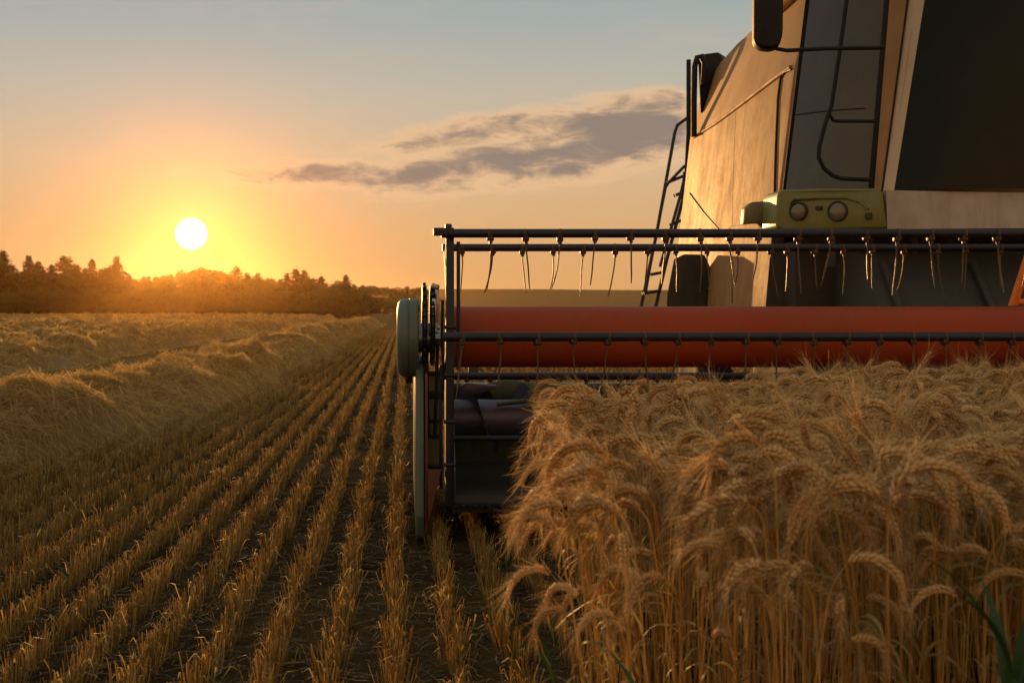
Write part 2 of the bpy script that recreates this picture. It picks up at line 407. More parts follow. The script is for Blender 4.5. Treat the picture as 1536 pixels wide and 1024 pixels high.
# ------------------------------------------------------------------ stubble rows
ROW = 0.235
ROW0 = (590 - CX) / F * 1.4 * F / 535          # a row that meets (590, 1000) in the photograph
def build_stubble():
    Ps, Rs = [], []
    Lp, Lw, Ls = [], [], []
    for (y0, y1, dens, rad, hs) in ((3.3, 8.5, 250, 0.0018, 1.0), (8.5, 16, 150, 0.0025, 1.0), (16, 32, 65, 0.0037, 1.0), (32, 75, 26, 0.006, 1.0)):
        xmin = -5.2 if y0 < 10 else (-3.9 if y0 < 30 else -3.4)
        k0 = int(math.floor((xmin - ROW0) / ROW)); k1 = int(math.ceil(((1.3 if y0 < 8 else 9) - ROW0) / ROW))
        for k in range(k0, k1 + 1):
            x0 = ROW0 + k * ROW
            if x0 > 1.3: d = dens * 0.35
            else: d = dens
            n = int((y1 - y0) * d)
            y = rng.uniform(y0, y1, n)
            # plants sit in tufts along the row
            keep = vnoise(y * 9.0, np.full(n, k * 7.3), 3) > rng.uniform(0.0, 0.48, n)
            y = y[keep]; n = len(y)
            tuft = (vnoise(y * 4.0, np.full(n, k * 3.1), 5) - 0.5) * 0.05
            x = x0 + tuft * 0.7 + rng.normal(0, 0.0195, n)
            h = (0.080 + 0.045 * vnoise(y * 2.2, np.full(n, k * 1.7), 8) + rng.normal(0, 0.0195, n)) * hs * 1.1
            h = np.clip(h, 0.05, 0.28)
            lean = rng.normal(0, 0.075, (n, 2)) + np.stack([(x - x0) * 4.5, np.zeros(n)], 1)
            base = np.stack([x, y, np.full(n, -0.004)], 1)
            tip = base + np.stack([lean[:, 0] * h, lean[:, 1] * h, h], 1)
            mid = (base + tip) / 2 + np.concatenate([rng.normal(0, 0.003, (n, 2)), np.zeros((n, 1))], 1)
            Ps.append(np.stack([base, mid, tip], 1))
            r = rad * rng.uniform(0.7, 1.35, n)
            Rs.append(np.stack([r * 1.1, r, r * 0.95], 1))
            # frayed leaf sheaths
            m = rng.random(n) < 0.30
            q = m.sum(); b = base[m] + (tip[m] - base[m]) * rng.uniform(0.2, 0.9, (q, 1))
            a = rng.uniform(0, 6.28, q); L = rng.uniform(0.04, 0.13, q)
            dirv = np.stack([np.cos(a) * 0.75, np.sin(a) * 0.75, rng.uniform(0.2, 0.9, q)], 1) * L[:, None]
            e = b + dirv; mm = (b + e) / 2 + np.array([0, 0, 0.012]); e[:, 2] -= L * 0.35
            Lp.append(np.stack([b, mm, e], 1)); w = rad * 1.1
            Lw.append(np.tile([w, w * 1.2, w * 0.15], (q, 1)))
            Ls.append(np.stack([-np.sin(a), np.cos(a), np.zeros(q)], 1))
    V1, F1, T1 = tritubes(np.concatenate(Ps), np.concatenate(Rs))
    V2, F2 = ribbons(np.concatenate(Lp), np.concatenate(Lw), np.concatenate(Ls))
    me = np_mesh('stubble', np.concatenate([V1, V2]), [F1, T1, F2 + len(V1)], smooth=False)
    o = link('stubble', me, M['stubble'])
    tag(o, 'cut golden stubble standing in straight rows across the field', 'stubble', kind='stuff')
build_stubble()

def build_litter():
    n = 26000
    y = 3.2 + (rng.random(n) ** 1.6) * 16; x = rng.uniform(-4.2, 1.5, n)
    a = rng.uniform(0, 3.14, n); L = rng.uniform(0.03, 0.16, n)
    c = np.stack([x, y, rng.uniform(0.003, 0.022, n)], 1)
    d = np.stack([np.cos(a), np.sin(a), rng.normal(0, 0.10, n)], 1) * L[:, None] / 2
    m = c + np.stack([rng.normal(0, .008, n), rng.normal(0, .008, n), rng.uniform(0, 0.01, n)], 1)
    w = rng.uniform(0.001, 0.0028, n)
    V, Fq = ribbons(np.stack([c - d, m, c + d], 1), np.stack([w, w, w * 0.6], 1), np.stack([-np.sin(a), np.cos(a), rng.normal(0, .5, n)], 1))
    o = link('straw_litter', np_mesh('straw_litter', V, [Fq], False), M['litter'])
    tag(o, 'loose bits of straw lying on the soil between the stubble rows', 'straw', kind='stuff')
build_litter()

# ------------------------------------------------------------------ straw windrows
def build_windrow(xc, y0, y1, width, height, nstraw, seed, label, sw=0.0028, wander=0.25, bend=0.0):
    L = y1 - y0
    ny = int(min(1100, L * 12)); nx = 29
    ys = y0 + L * (np.linspace(0, 1, ny) ** 1.5)
    ts = np.linspace(-1, 1, nx)
    def centre(y): return xc - bend * np.exp(-(np.maximum(y, 4) - 9) / 5.0) + wander * (vnoise(y * 0.11, np.zeros_like(y), seed) - 0.5) * 2
    def hgt(t, y):
        big = 0.62 + 0.70 * vnoise(y * 0.55, t * 0.5 + 9, seed + 1) 
        lump = 0.85 + 0.75 * (vnoise(y * 1.9, t * 1.9 + 5, seed + 2) - 0.35)
        sm = 0.20 * (vnoise(y * 3.3, t * 4 + 11, seed + 5) - 0.5) + 0.11 * (vnoise(y * 7.5, t * 9, seed + 3) - 0.5)
        return np.clip(height * big * lump * np.clip(1 - np.abs(t) ** 2.3, 0, 1) + sm * (1 - np.abs(t) ** 2) , -0.01, None)
    def wid(y): return width * 0.5 * (0.82 + 0.42 * vnoise(y * 0.5, np.zeros_like(y) + 3, seed + 4))
    Y, T = np.meshgrid(ys, ts, indexing='ij')
    X = centre(Y) + T * wid(Y); Z = hgt(T, Y)
    V = np.stack([X, Y, Z - 0.012], -1).reshape(-1, 3)
    i = (np.arange(ny - 1)[:, None] * nx + np.arange(nx - 1)[None, :]).ravel()
    Fq = np.stack([i, i + nx, i + nx + 1, i + 1], 1)
    # loose straws lying over and sticking out of the heap
    n = nstraw
    y = y0 + L * (rng.random(n) ** 2.2); t = np.clip(rng.normal(0, 0.5, n), -1.12, 1.12)
    def surf(y, t):
        return np.stack([centre(y) + t * wid(y), y, hgt(np.clip(t, -1, 1), y)], 1)
    c = surf(y, t)
    a = rng.uniform(0, 6.28, n); Ls = rng.uniform(0.10, 0.42, n) * (1 + (y - y0) / L * 1.2)
    dx = np.cos(a) * Ls / 2; dy = np.sin(a) * Ls / 2
    e1 = surf(y + dy, t + dx / wid(y)); e2 = surf(y - dy, t - dx / wid(y))
    lift = np.abs(rng.normal(0, 0.03, n))
    c[:, 2] += lift + rng.uniform(0.0, 0.03, n)
    stick = rng.random(n) < 0.22
    e1[:, 2] += np.where(stick, rng.uniform(0.03, 0.17, n), rng.uniform(-0.03, 0.03, n))
    e2[:, 2] += rng.uniform(-0.025, 0.015, n)
    w = sw * 1.2 * rng.uniform(0.6, 1.4, n) * (1 + np.clip((y - 9) / 14, 0, 9))
    up = rng.normal(0, 1, (n, 3)); up /= np.linalg.norm(up, axis=1)[:, None]
    V2, F2 = ribbons(np.stack([e2, c, e1], 1), np.stack([w, w, w * 0.6], 1), up)
    me = np_mesh('straw_windrow', np.concatenate([V, V2]), [Fq, F2 + len(V)], smooth=False)
    o = link('straw_windrow', me, M['swath'])
    tag(o, label, 'windrow', 'rows of cut straw on the field')
build_windrow(-3.45, 6.5, 110, 2.35, 0.58, 130000, 21, 'big nearest windrow of loose golden straw beside the stubble rows', 0.0028, 0.18, 1.15)
build_windrow(-9.6, 15, 150, 2.6, 0.50, 40000, 33, 'second windrow of golden straw, just beyond the big nearest one', 0.005)
build_windrow(-15.0, 25, 190, 2.6, 0.50, 26000, 45, 'third windrow of golden straw, between the near ones and the far field', 0.008)
for k in range(7):
    xx = -20.8 - k * 6.2
    build_windrow(xx, 36 + k * 11, 240, 2.8, 0.55, 9000, 60 + k, 'low hazy windrow of straw far out in the field before the trees', 0.014, 0.6)

# ------------------------------------------------------------------ standing wheat
def kernel_template(sides=5):
    v = [(0, 0, 0)]
    for (z, r) in ((0.28, 0.82), (0.62, 0.95)):
        for k in range(sides):
            a = 2 * math.pi * k / sides; v.append((r * math.cos(a), r * math.sin(a), z))
    v.append((0, 0, 1.0))
    tri, quad = [], []
    for k in range(sides):
        k2 = (k + 1) % sides
        tri.append((0, 1 + k2, 1 + k)); quad.append((1 + k, 1 + k2, 1 + sides + k2, 1 + sides + k)); tri.append((1 + sides + k, 1 + sides + k2, 1 + 2 * sides))
    return np.array(v, float), np.array(tri), np.array(quad)
KV, KT, KQ = kernel_template()

def wheat_variant(i):
    """returns stem, ear, leaf geometry; bends in the +X direction, apex about 1 m up"""
    r = np.random.default_rng(100 + i)
    upright = (i % 8 == 7)
    Lneck = r.uniform(0.04, 0.10); Lear = r.uniform(0.14, 0.195)
    a0 = r.uniform(0.03, 0.10)
    a1 = r.uniform(0.5, 1.0) if not upright else r.uniform(0.15, 0.35)
    a2 = r.uniform(2.7, 3.25) if not upright else r.uniform(0.6, 1.2)
    # path as headings from the vertical
    straight = 0.93 if not upright else 0.86
    seg = []
    for k in range(5): seg.append((straight / 5, a0 * (k + 1) / 5 * 0.9))
    for k in range(5): seg.append((Lneck / 5, a0 + (a1 - a0) * (k + 1) / 5))
    ne = 16
    for k in range(ne): seg.append((Lear / ne, a1 + (a2 - a1) * ((k + 1) / ne) ** 0.85))
    P = [np.zeros(3)]; H = [0.0]; yb = 0.0
    ydrift = r.normal(0, 0.06)
    for (l, a) in seg:
        P.append(P[-1] + np.array([math.sin(a) * l, ydrift * l, math.cos(a) * l])); H.append(a)
    P = np.array(P); H = np.array(H)
    stemP = P[:12]; earP = P[10:]; earH = H[10:]
    # stem tube (square-ish rings along the path)
    sides = 5; V = []; 
    R = np.linspace(0.0021, 0.0013, len(stemP))
    for p, h, rr in zip(stemP, H[:12], R):
        e1 = np.array([math.cos(h), 0, -math.sin(h)]); e2 = np.array([0, 1, 0])
        for k in range(sides):
            a = 2 * math.pi * k / sides; V.append(p + (e1 * math.cos(a) + e2 * math.sin(a)) * rr)
    n = len(stemP)
    Fq = np.array([(i_ * sides + k, i_ * sides + (k + 1) % sides, (i_ + 1) * sides + (k + 1) % sides, (i_ + 1) * sides + k) for i_ in range(n - 1) for k in range(sides)])
    stem = (np.array(V), [Fq])
    # ear
    nl = 25; kv, kt, kq, aw, awS = [], [], [], [], []; off = 0
    s = np.linspace(0.0, 1.0, len(earP))
    for j in range(nl):
        q = 0.02 + 0.93 * j / (nl - 1)
        p = np.array([np.interp(q, s, earP[:, c]) for c in range(3)]); h = np.interp(q, s, earH)
        t = np.array([math.sin(h), 0, math.cos(h)]); e1 = np.array([math.cos(h), 0, -math.sin(h)]); e2 = np.array([0, 1.0, 0])
        fat = (0.62 + 0.5 * math.sin(math.pi * min(1, q * 1.05 + 0.12)) ) 
        for m in range(3):
            ang = (j % 2) * (math.pi / 3) + m * 2 * math.pi / 3 + r.normal(0, 0.15)
            o = e1 * math.cos(ang) + e2 * math.sin(ang)
            tilt = r.uniform(0.26, 0.42)
            d = t * math.cos(tilt) + o * math.sin(tilt)
            L = 0.0195 * fat * r.uniform(0.9, 1.15); w = 0.0048 * fat
            b2 = np.cross(d, o); b2 /= np.linalg.norm(b2); b1 = np.cross(b2, d)
            base = p + o * 0.0042 * fat
            kv.append(base + KV[:, :1] * w * b1 + KV[:, 1:2] * w * b2 + KV[:, 2:3] * L * d)
            kt.append(KT + off); kq.append(KQ + off); off += len(KV)
            # awn
            tip = base + L * 0.9 * d; la = r.uniform(0.045, 0.095) * (0.75 + 0.3 * q)
            tl = r.uniform(0.10, 0.34)
            d1 = t * math.cos(tl) + o * math.sin(tl); d1 = d1 + r.normal(0, 0.07, 3)
            mid = tip + d1 * la * 0.5; end = tip + d1 * la + o * la * 0.10
            if r.random() < 0.22: continue
            aw.append([tip, mid, end]); sv = np.cross(d1, r.normal(0, 1, 3)); awS.append(sv / np.linalg.norm(sv))
    aw = np.array(aw); W = np.tile([0.00042, 0.00034, 0.0001], (len(aw), 1))
    V2, F2 = ribbons(aw, W, np.array(awS))
    kvv = np.concatenate(kv)
    ear = (np.concatenate([kvv, V2]), [np.concatenate(kt), np.concatenate(kq), F2 + len(kvv)])
    # one or two dry leaves hanging from the stem
    LP, LW, LS = [], [], []
    for q in range(r.integers(1, 4)):
        z = r.uniform(0.35, 0.85); a = r.uniform(0, 6.28); L = r.uniform(0.10, 0.22)
        x0 = np.interp(z, stemP[:, 2], stemP[:, 0]); p = np.array([x0, ydrift * z, z]); pts = [p.copy()]; el = r.uniform(0.7, 1.3)
        for k in range(6):
            d = np.array([math.cos(a) * math.cos(el), math.sin(a) * math.cos(el), math.sin(el)]); p = p + d * L / 6; pts.append(p.copy()); el -= r.uniform(0.3, 0.55)
        LP.append(pts); LW.append(np.array([0.002, 0.0035, 0.004, 0.0038, 0.003, 0.002, 0.0005])); tw = r.normal(0, 0.4)
        LS.append([-math.sin(a), math.cos(a), tw])
    V3, F3 = ribbons(np.array(LP), np.array(LW), np.array(LS, float))
    single = []
    for q in range(len(LP)):
        v_, f_ = ribbons(np.array(LP[q:q + 1]), np.array(LW[q:q + 1]), np.array(LS[q:q + 1], float)); single.append((v_, [f_]))
    return stem, ear, (V3, [F3]), single

NVAR = 20
VAR = []
vcol = bpy.data.collections.new('wheat_sources')     # not linked to the scene: only a source for the crop's instances
for i in range(NVAR):
    st, ea, le, le1 = wheat_variant(i)
    ms = np_mesh('stem', *st); ms.materials.append(M['wheat_stem'])
    mea = np_mesh('ear', *ea); mea.materials.append(M['wheat_ear'])
    mls = []
    for g in le1:
        ml = np_mesh('leaf', *g); ml.materials.append(M['wheat_leaf']); mls.append(ml)
    VAR.append([('stem', ms), ('ear', mea)] + [('leaf', ml) for ml in mls])
    # joined copy for the crop
    n1, n2 = len(st[0]), len(ea[0])
    allV = np.concatenate([st[0], ea[0], le[0]])
    fl = list(st[1]) + [f + n1 for f in ea[1]] + [f + n1 + n2 for f in le[1]]
    mi = np.concatenate([np.full(sum(len(f) for f in g[1]), k, dtype=np.int32) for k, g in enumerate((st, ea, le))])
    mj = np_mesh('wheat_plant_%02d' % i, allV, fl)
    for k in ('wheat_stem', 'wheat_ear', 'wheat_leaf'): mj.materials.append(M[k])
    mj.polygons.foreach_set('material_index', mi)
    vo = bpy.data.objects.new('wheat_plant_%02d' % i, mj); vcol.objects.link(vo)

def wheat_edge(y): return 0.385 + (y - 2.0) * 0.138 + 0.12 * (vnoise(y * 1.6, np.zeros_like(y), 77) - 0.5) 
def wheat_points():
    y0, y1 = 2.2, 6.72
    n = int(5.2 * (y1 - y0) * 225)
    y = rng.uniform(y0, y1, n); x = rng.uniform(0.05, 5.25, n)
    e = wheat_edge(y)
    ok = (x > e) & (x < 0.60 * y + 1.4) & (y > 2.27 + 0.2 * vnoise(x * 3, np.zeros(n), 4))
    x, y, e = x[ok], y[ok], e[ok]; n = len(x)
    # sowing rows, loosely
    edge = np.clip(1 - (x - e) / 0.20, 0, 1)
    apex = 1.045 + 0.11 * (vnoise(x * 1.5, y * 1.5, 12) - 0.5) + 0.05 * (vnoise(x * 5, y * 5, 13) - 0.5) + rng.normal(0, 0.040, n)
    apex -= edge * rng.uniform(0, 0.22, n) * (rng.random(n) < 0.6)
    short = rng.random(n) < np.where(y < 3.0, 0.30, 0.12)
    apex = np.where(short, apex * rng.uniform(0.72, 0.95, n), apex)
    front = np.clip(1 - (y - 2.3) / 0.5, 0, 1)
    apex += front * np.where(rng.random(n) < 0.35, rng.uniform(-0.22, 0.0, n), rng.uniform(0.0, 0.05, n))
    apex -= 0.05 + 0.085 * np.clip((y - 4.2) / 1.5, 0, 1) * np.clip((2.6 - x) / 1.0, 0, 1)
    az = np.where(rng.random(n) < 0.5, 0.0, math.pi) + rng.normal(0, 0.75, n) - 0.25
    # on the open edge the ears hang outwards
    out = (edge > 0.25) & (rng.random(n) < 0.75)
    az = np.where(out, math.pi + rng.normal(0, 0.7, n), az)
    tx = rng.normal(0, 0.03, n); ty = rng.normal(0, 0.03, n) - edge * rng.uniform(0.0, 0.07, n)     # about X, about Y
    bent = (rng.random(n) < 0.025) & (edge < 0.01)
    tx = np.where(bent, rng.normal(0, 0.22, n), tx); ty = np.where(bent, rng.normal(0, 0.22, n), ty)
    return x, y, apex, az, tx, ty
WX, WY, WA, WZ, WTX, WTY = wheat_points()
WI = rng.integers(0, NVAR, len(WX))
WR = np.zeros((len(WX), 3))
for i in range(len(WX)):
    Rm = Matrix.Rotation(WTX[i], 3, 'X') @ Matrix.Rotation(WTY[i], 3, 'Y') @ Matrix.Rotation(WZ[i], 3, 'Z')
    WR[i] = Rm.to_euler()
WSC = WA / 1.0
# the 300 that stand nearest in view are things of their own
inview = (WX * F / WY + CX < 1560) & (WX * F / WY + CX > 600)
order = np.argsort(np.where(inview, WY - 0.25 * (WA - 1.0), 99))
near = order[:300]; rest = order[300:]

WL, WG = 'bearded golden wheat stalk with nodding ear at the near face of the standing crop', 'wheat stalks along the near face of the crop'
protos = {}
for i in near:
    k = int(WI[i])
    if k not in protos:
        root = empty('wheat_stalk', (0, 0, 0)); tag(root, WL, 'wheat', WG)
        kids = [link(nm, me, None, root) for nm, me in VAR[k]]
        protos[k] = (root, kids); r = root
    else:
        r0, kids = protos[k]
        r = r0.copy(); COL.objects.link(r)
        for ch in kids:
            c = ch.copy(); c.parent = r; COL.objects.link(c)
    r.location = (WX[i], WY[i], 0); r.rotation_euler = WR[i]; r.scale = (WSC[i],) * 3

def build_crop():
    me = bpy.data.meshes.new('standing_wheat'); me.vertices.add(len(rest))
    me.vertices.foreach_set('co', np.stack([WX[rest], WY[rest], np.zeros(len(rest))], 1).astype(np.float32).ravel())
    a = me.attributes.new('rot', 'FLOAT_VECTOR', 'POINT'); a.data.foreach_set('vector', WR[rest].astype(np.float32).ravel())
    a = me.attributes.new('scl', 'FLOAT', 'POINT'); a.data.foreach_set('value', WSC[rest].astype(np.float32))
    a = me.attributes.new('idx', 'INT', 'POINT'); a.data.foreach_set('value', WI[rest].astype(np.int32))
    o = link('standing_wheat', me, None)
    tag(o, 'dense crop of ripe bearded wheat standing before the harvester', 'wheat', kind='stuff')
    ng = bpy.data.node_groups.new('wheat_crop', 'GeometryNodeTree')
    ng.interface.new_socket('Geometry', in_out='INPUT', socket_type='NodeSocketGeometry')
    ng.interface.new_socket('Geometry', in_out='OUTPUT', socket_type='NodeSocketGeometry')
    gi = ng.nodes.new('NodeGroupInput'); go = ng.nodes.new('NodeGroupOutput')
    ci = ng.nodes.new('GeometryNodeCollectionInfo'); ci.inputs['Collection'].default_value = vcol
    ci.inputs['Separate Children'].default_value = True; ci.inputs['Reset Children'].default_value = True
    ip = ng.nodes.new('GeometryNodeInstanceOnPoints'); ip.inputs['Pick Instance'].default_value = True
    def attr(nm, t):
        n = ng.nodes.new('GeometryNodeInputNamedAttribute'); n.data_type = t; n.inputs['Name'].default_value = nm
        return next(s for s in n.outputs if s.enabled and s.name == 'Attribute')
    e2r = ng.nodes.new('FunctionNodeEulerToRotation')
    ng.links.new(attr('rot', 'FLOAT_VECTOR'), e2r.inputs[0]); ng.links.new(e2r.outputs[0], ip.inputs['Rotation'])
    ng.links.new(attr('scl', 'FLOAT'), ip.inputs['Scale']); ng.links.new(attr('idx', 'INT'), ip.inputs['Instance Index'])
    ng.links.new(gi.outputs[0], ip.inputs['Points']); ng.links.new(ci.outputs[0], ip.inputs['Instance'])
    ng.links.new(ip.outputs[0], go.inputs[0])
    md = o.modifiers.new('crop', 'NODES'); md.node_group = ng
build_crop()

# ------------------------------------------------------------------ green weeds among the wheat
def weed(loc, blades, label, seed, height, width):
    r = np.random.default_rng(seed)
    root = empty('green_weed', loc); tag(root, label, 'weed')
    mb = MB(); mb.tube([(0, 0, 0), (0.01, 0, height * 0.4), (0.0, 0.01, height * 0.75)], [0.003, 0.0026, 0.0015], 6)
    mb.build('stem', M['green_leaf'], root, (0, 0, 0))
    for b in range(blades):
        a = r.uniform(0, 6.28); z = height * r.uniform(0.35, 0.75); L = height * r.uniform(0.22, 0.4); el = r.uniform(0.8, 1.4)
        p = np.array([0.004, 0, z]); pts = [p.copy()]
        for k in range(7):
            d = np.array([math.cos(a) * math.cos(el), math.sin(a) * math.cos(el), math.sin(el)]); p = p + d * L / 7; pts.append(p.copy()); el -= r.uniform(0.08, 0.26)
        W = width * np.array([0.35, 0.8, 1, 1, 0.85, 0.6, 0.35, 0.03])
        V, Fq = ribbons(np.array([pts]), W[None], np.array([[-math.sin(a), math.cos(a), 0.15]]))
        link('leaf', np_mesh('leaf', V, [Fq]), M['green_leaf'], root)
weed((1.13, 2.12, 0), 16, 'tall green weed with long blades at the near right edge of the wheat', 1, 0.98, 0.012)
weed((0.52, 2.25, 0), 3, 'single green weed with short leaves low among the near wheat stems', 3, 0.95, 0.010)
weed((0.40, 3.05, 0), 4, 'green weed with narrow blades at the left edge of the wheat, below the ears', 4, 0.98, 0.006)
weed((0.44, 4.85, 0), 6, 'small green weed in the stubble at the foot of the wheat edge', 5, 0.55, 0.012)

# ------------------------------------------------------------------ combine harvester
ROOT_LOC = Vector((4.8, 10.0, 0))
combine = empty('combine_harvester', ROOT_LOC)
tag(combine, 'cream combine harvester with red reel drum and dark cab cutting into the wheat', 'combine harvester')
XM = 9.6                                            # mirror plane is X = 4.8
def mir(p): return Vector((XM - p[0], p[1], p[2]))
HX0, HX1 = 0.27, 9.33                               # header from end to end

# ---- header: reel
AX = Vector((0, 7.2, 1.231))
barpos = {'A': at(700, 350, 6.62), 'B': at(700, 371.5, 7.85), 'C': at(700, 505, 6.36), 'D': at(700, 564, 8.0), 'E': at(700, 657, 7.05)}
def tine_mesh(L, bend, seed):
    r = random.Random(seed); mb = MB()
    mb.box((0, 0, -0.028), (0.038, 0.042, 0.036), bevel=0.008)
    mb.box((0, 0, 0.0), (0.018, 0.056, 0.050), bevel=0.006)
    mb.tube([(0, 0, -0.035), (0.002, -0.003, -0.06)], 0.011, 8)
    pts = [(bend * (k / 8) ** 2 + 0.0015 * math.sin(k * 0.9 + seed), -0.035 * (k / 8) ** 2, -0.045 - L * k / 8) for k in range(9)]
    mb.tube(pts, [0.0046] * 7 + [0.004, 0.003], 6)
    return mb
tine_src = []
for k in range(6):
    mb = tine_mesh(0.25 + 0.02 * (k % 3), (-0.02, -0.035, -0.01, -0.045, 0.008, -0.03)[k], k)
    o = mb.build('tine', M['tine'], None, (0, 0, 0)); tine_src.append(o.data); bpy.data.objects.remove(o)
tines_px = {'A': [735, 788, 840, 893, 945, 998, 1050, 1094, 1137, 1197, 1247, 1299, 1346, 1396, 1445, 1495, 1546, 1600, 1655],
            'B': [693, 740, 783, 829, 875, 923, 972, 1013, 1060, 1106, 1156, 1180, 1222, 1265, 1309, 1356, 1405, 1448, 1500, 1548, 1592],
            'C': [693, 750, 806, 860, 912, 966, 1018, 1067, 1119, 1167, 1220, 1270, 1320, 1368, 1416, 1469, 1517, 1570, 1625],
            'D': [700, 735, 790, 838, 880, 930, 985, 1040, 1100]}
for kk, bp in barpos.items():
    mb = MB(); r = 0.026 if kk != 'E' else 0.016
    mb.tube([(HX0 - (0.05 if kk in 'AC' else 0.0), bp.y, bp.z), (HX1, bp.y, bp.z)], r, 14)
    x = HX0 + 0.6
    while x < HX1:                                    # weld collars along the bar
        x += random.uniform(0.8, 1.5)
    bar = mb.build('reel_bar', M['steel'], combine)
    for i, px in enumerate(tines_px.get(kk, [])):
        c = bpy.data.objects.new('tine', tine_src[(i * 5 + ord(kk)) % 6]); COL.objects.link(c); c.parent = bar
        X = (px - CX) * bp.y / F
        c.location = Vector((X, bp.y, bp.z)) - ROOT_LOC
        c.rotation_euler = (random.uniform(-0.12, 0.05), random.uniform(-0.09, 0.09), random.uniform(-0.4, 0.4))
        s = random.uniform(0.9, 1.1) * (0.85 if kk == 'D' else 1); c.scale = (1, 1, s)
mb = MB(); mb.lathe_x([(HX0 + 0.04, 0.19), (HX0 + 0.045, 0.192), (HX1 - 0.05, 0.192), (HX1 - 0.045, 0.19)], AX, 64)
mb.build('reel_drum', M['red'], combine)
for xe in (HX0 + 0.015, HX1 - 0.02):
    mb = MB()
    for kk in 'ABCDE':
        b = barpos[kk]; d = Vector((0, b.y - AX.y, b.z - AX.z)); L = d.length
        rot = Matrix.Rotation(math.atan2(d.z, d.y), 3, 'X')
        mb.box(Vector((xe, AX.y, AX.z)) + d * 0.5, (0.012, L, 0.05), rot, 0.003)
    mb.lathe_x([(-0.016, 0.12), (-0.012, 0.14), (0.012, 0.14), (0.016, 0.12)], Vector((xe, AX.y, AX.z)), 28)
    mb.build('reel_spider', M['black'], combine)
# end post in front of the reel end
mb = MB()
mb.box((0.272, 6.64, 1.06), (0.048, 0.02, 1.60), bevel=0.004)
mb.box((0.235, 6.62, 1.855), (0.12, 0.06, 0.045), bevel=0.006)
mb.lathe_x([(-0.02, 0.022), (-0.018, 0.03), (0.018, 0.03), (0.02, 0.022)], (0.262, 6.62, 1.872), 12)
for z in (1.30, 1.02, 0.75, 0.5): mb.lathe_x([(-0.035, 0.012), (0.035, 0.012)], (0.272, 6.628, z), 8)
mb.build('end_post', M['steel'], combine)
mb = MB(); mb.tube([(0.322, 6.66, 1.80), (0.322, 6.66, 1.05)], 0.011, 8); mb.build('end_rod', M['steel'], combine)
# pulley shield on the reel axis
mb = MB()
mb.lathe_x([(-0.045, 0.02), (-0.044, 0.17), (-0.036, 0.215), (-0.018, 0.236), (0.0, 0.242), (0.022, 0.242), (0.025, 0.236), (0.031, 0.236), (0.034, 0.242), (0.082, 0.242), (0.088, 0.236), (0.088, 0.10)], (0.004, 7.0, 1.231), 56)
pul = mb.build('pulley_shield', M['pale_green'], combine)
mb = MB(); mb.box((0.04, 7.0, 0.975), (0.035, 0.03, 0.045), bevel=0.006); mb.lathe_x([(-0.02, 0.014), (0.02, 0.014)], (0.035, 6.985, 0.965), 10); mb.build('latch', M['black'], pul)
# drive wheels, belt, hub
mb = MB()
for (x, r, z) in ((0.128, 0.255, 1.30), (0.176, 0.235, 1.31)):
    mb.lathe_x([(-0.014, r - 0.05), (-0.014, r), (-0.006, r - 0.012), (0.006, r - 0.012), (0.014, r), (0.014, r - 0.05)], (x, 6.98, z), 44)
    for k in range(22):
        a = 6.28318 * k / 22; mb.box((x, 6.98 + math.cos(a) * (r + 0.004), z + math.sin(a) * (r + 0.004)), (0.018, 0.022, 0.022), Matrix.Rotation(a, 3, 'X'), 0.003)
mb.build('drive_sprocket', M['steel'], combine)
mb = MB()
mb.lathe_x([(-0.02, 0.05), (-0.02, 0.09), (0.09, 0.09), (0.09, 0.06), (0.13, 0.06), (0.13, 0.03)], (0.10, 6.93, 1.231), 24)
for k in range(6):
    a = 6.28318 * k / 6; mb.lathe_x([(-0.01, 0.013), (0.012, 0.013)], (0.21, 6.90 + 0.07 * math.cos(a), 1.231 + 0.07 * math.sin(a)), 8)
mb.tube([(0.205, 6.88, 1.55), (0.20, 6.86, 1.50), (0.207, 6.86, 1.42), (0.195, 6.87, 1.33)], 0.013, 8)
mb.box((0.178, 6.80, 1.36), (0.035, 0.03, 0.22), Matrix.Rotation(0.1, 3, 'Y'), 0.006)
mb.box((0.19, 6.76, 1.54), (0.05, 0.04, 0.03), Matrix.Rotation(0.35, 3, 'Y'), 0.008)
mb.build('drive_hub', M['bright'], combine)
mb = MB()
mb.tube([(0.135, 6.85, 1.28), (0.14, 6.86, 0.95), (0.15, 6.9, 0.62)], 0.013, 8); mb.tube([(0.205, 6.84, 1.2), (0.20, 6.86, 0.95), (0.19, 6.9, 0.62)], 0.011, 8)
mb.tube([(0.235, 6.80, 1.46), (0.23, 6.78, 1.25), (0.24, 6.80, 1.05), (0.235, 6.84, 0.86)], 0.009, 8)
mb.build('drive_chain', M['black'], combine)
# dividers at both ends of the header
def divider(x0, x1, side):
    prof = [(6.78, 0.02), (6.66, 0.07), (6.61, 0.20), (6.68, 0.62), (6.78, 0.95), (6.88, 1.09), (7.05, 1.12), (8.55, 1.0), (8.6, 0.22), (8.4, 0.16), (7.1, 0.03)]
    mb = MB(); mb.slab([(x0, y, z) for y, z in prof], (x1 - x0, 0, 0), 0.012)
    return mb.build('divider_panel', M['pale_green'], combine)
divider(0.074, 0.122, 0); divider(XM - 0.122, XM - 0.074, 1)
mb = MB()
mb.slab([at(637.5, 560, 6.82), at(641.5, 560, 6.82), at(642, 795, 6.72), at(637.5, 803, 6.70)], (0, 0.9, 0), 0.002)
mb.slab([at(641.5, 704, 6.75), at(662, 704, 6.85), at(642.5, 786, 6.70)], (0, 0.02, 0), 0.002)
mb.build('divider_plate', M['rusty'], combine)
mb = MB(); mb.slab([at(641, 560, 7.1), at(664, 560, 7.1), at(664, 704, 7.1), at(641, 704, 7.1)], (0, 0.015, 0)); mb.build('guard_sheet', M['olive'], combine)
mb = MB()
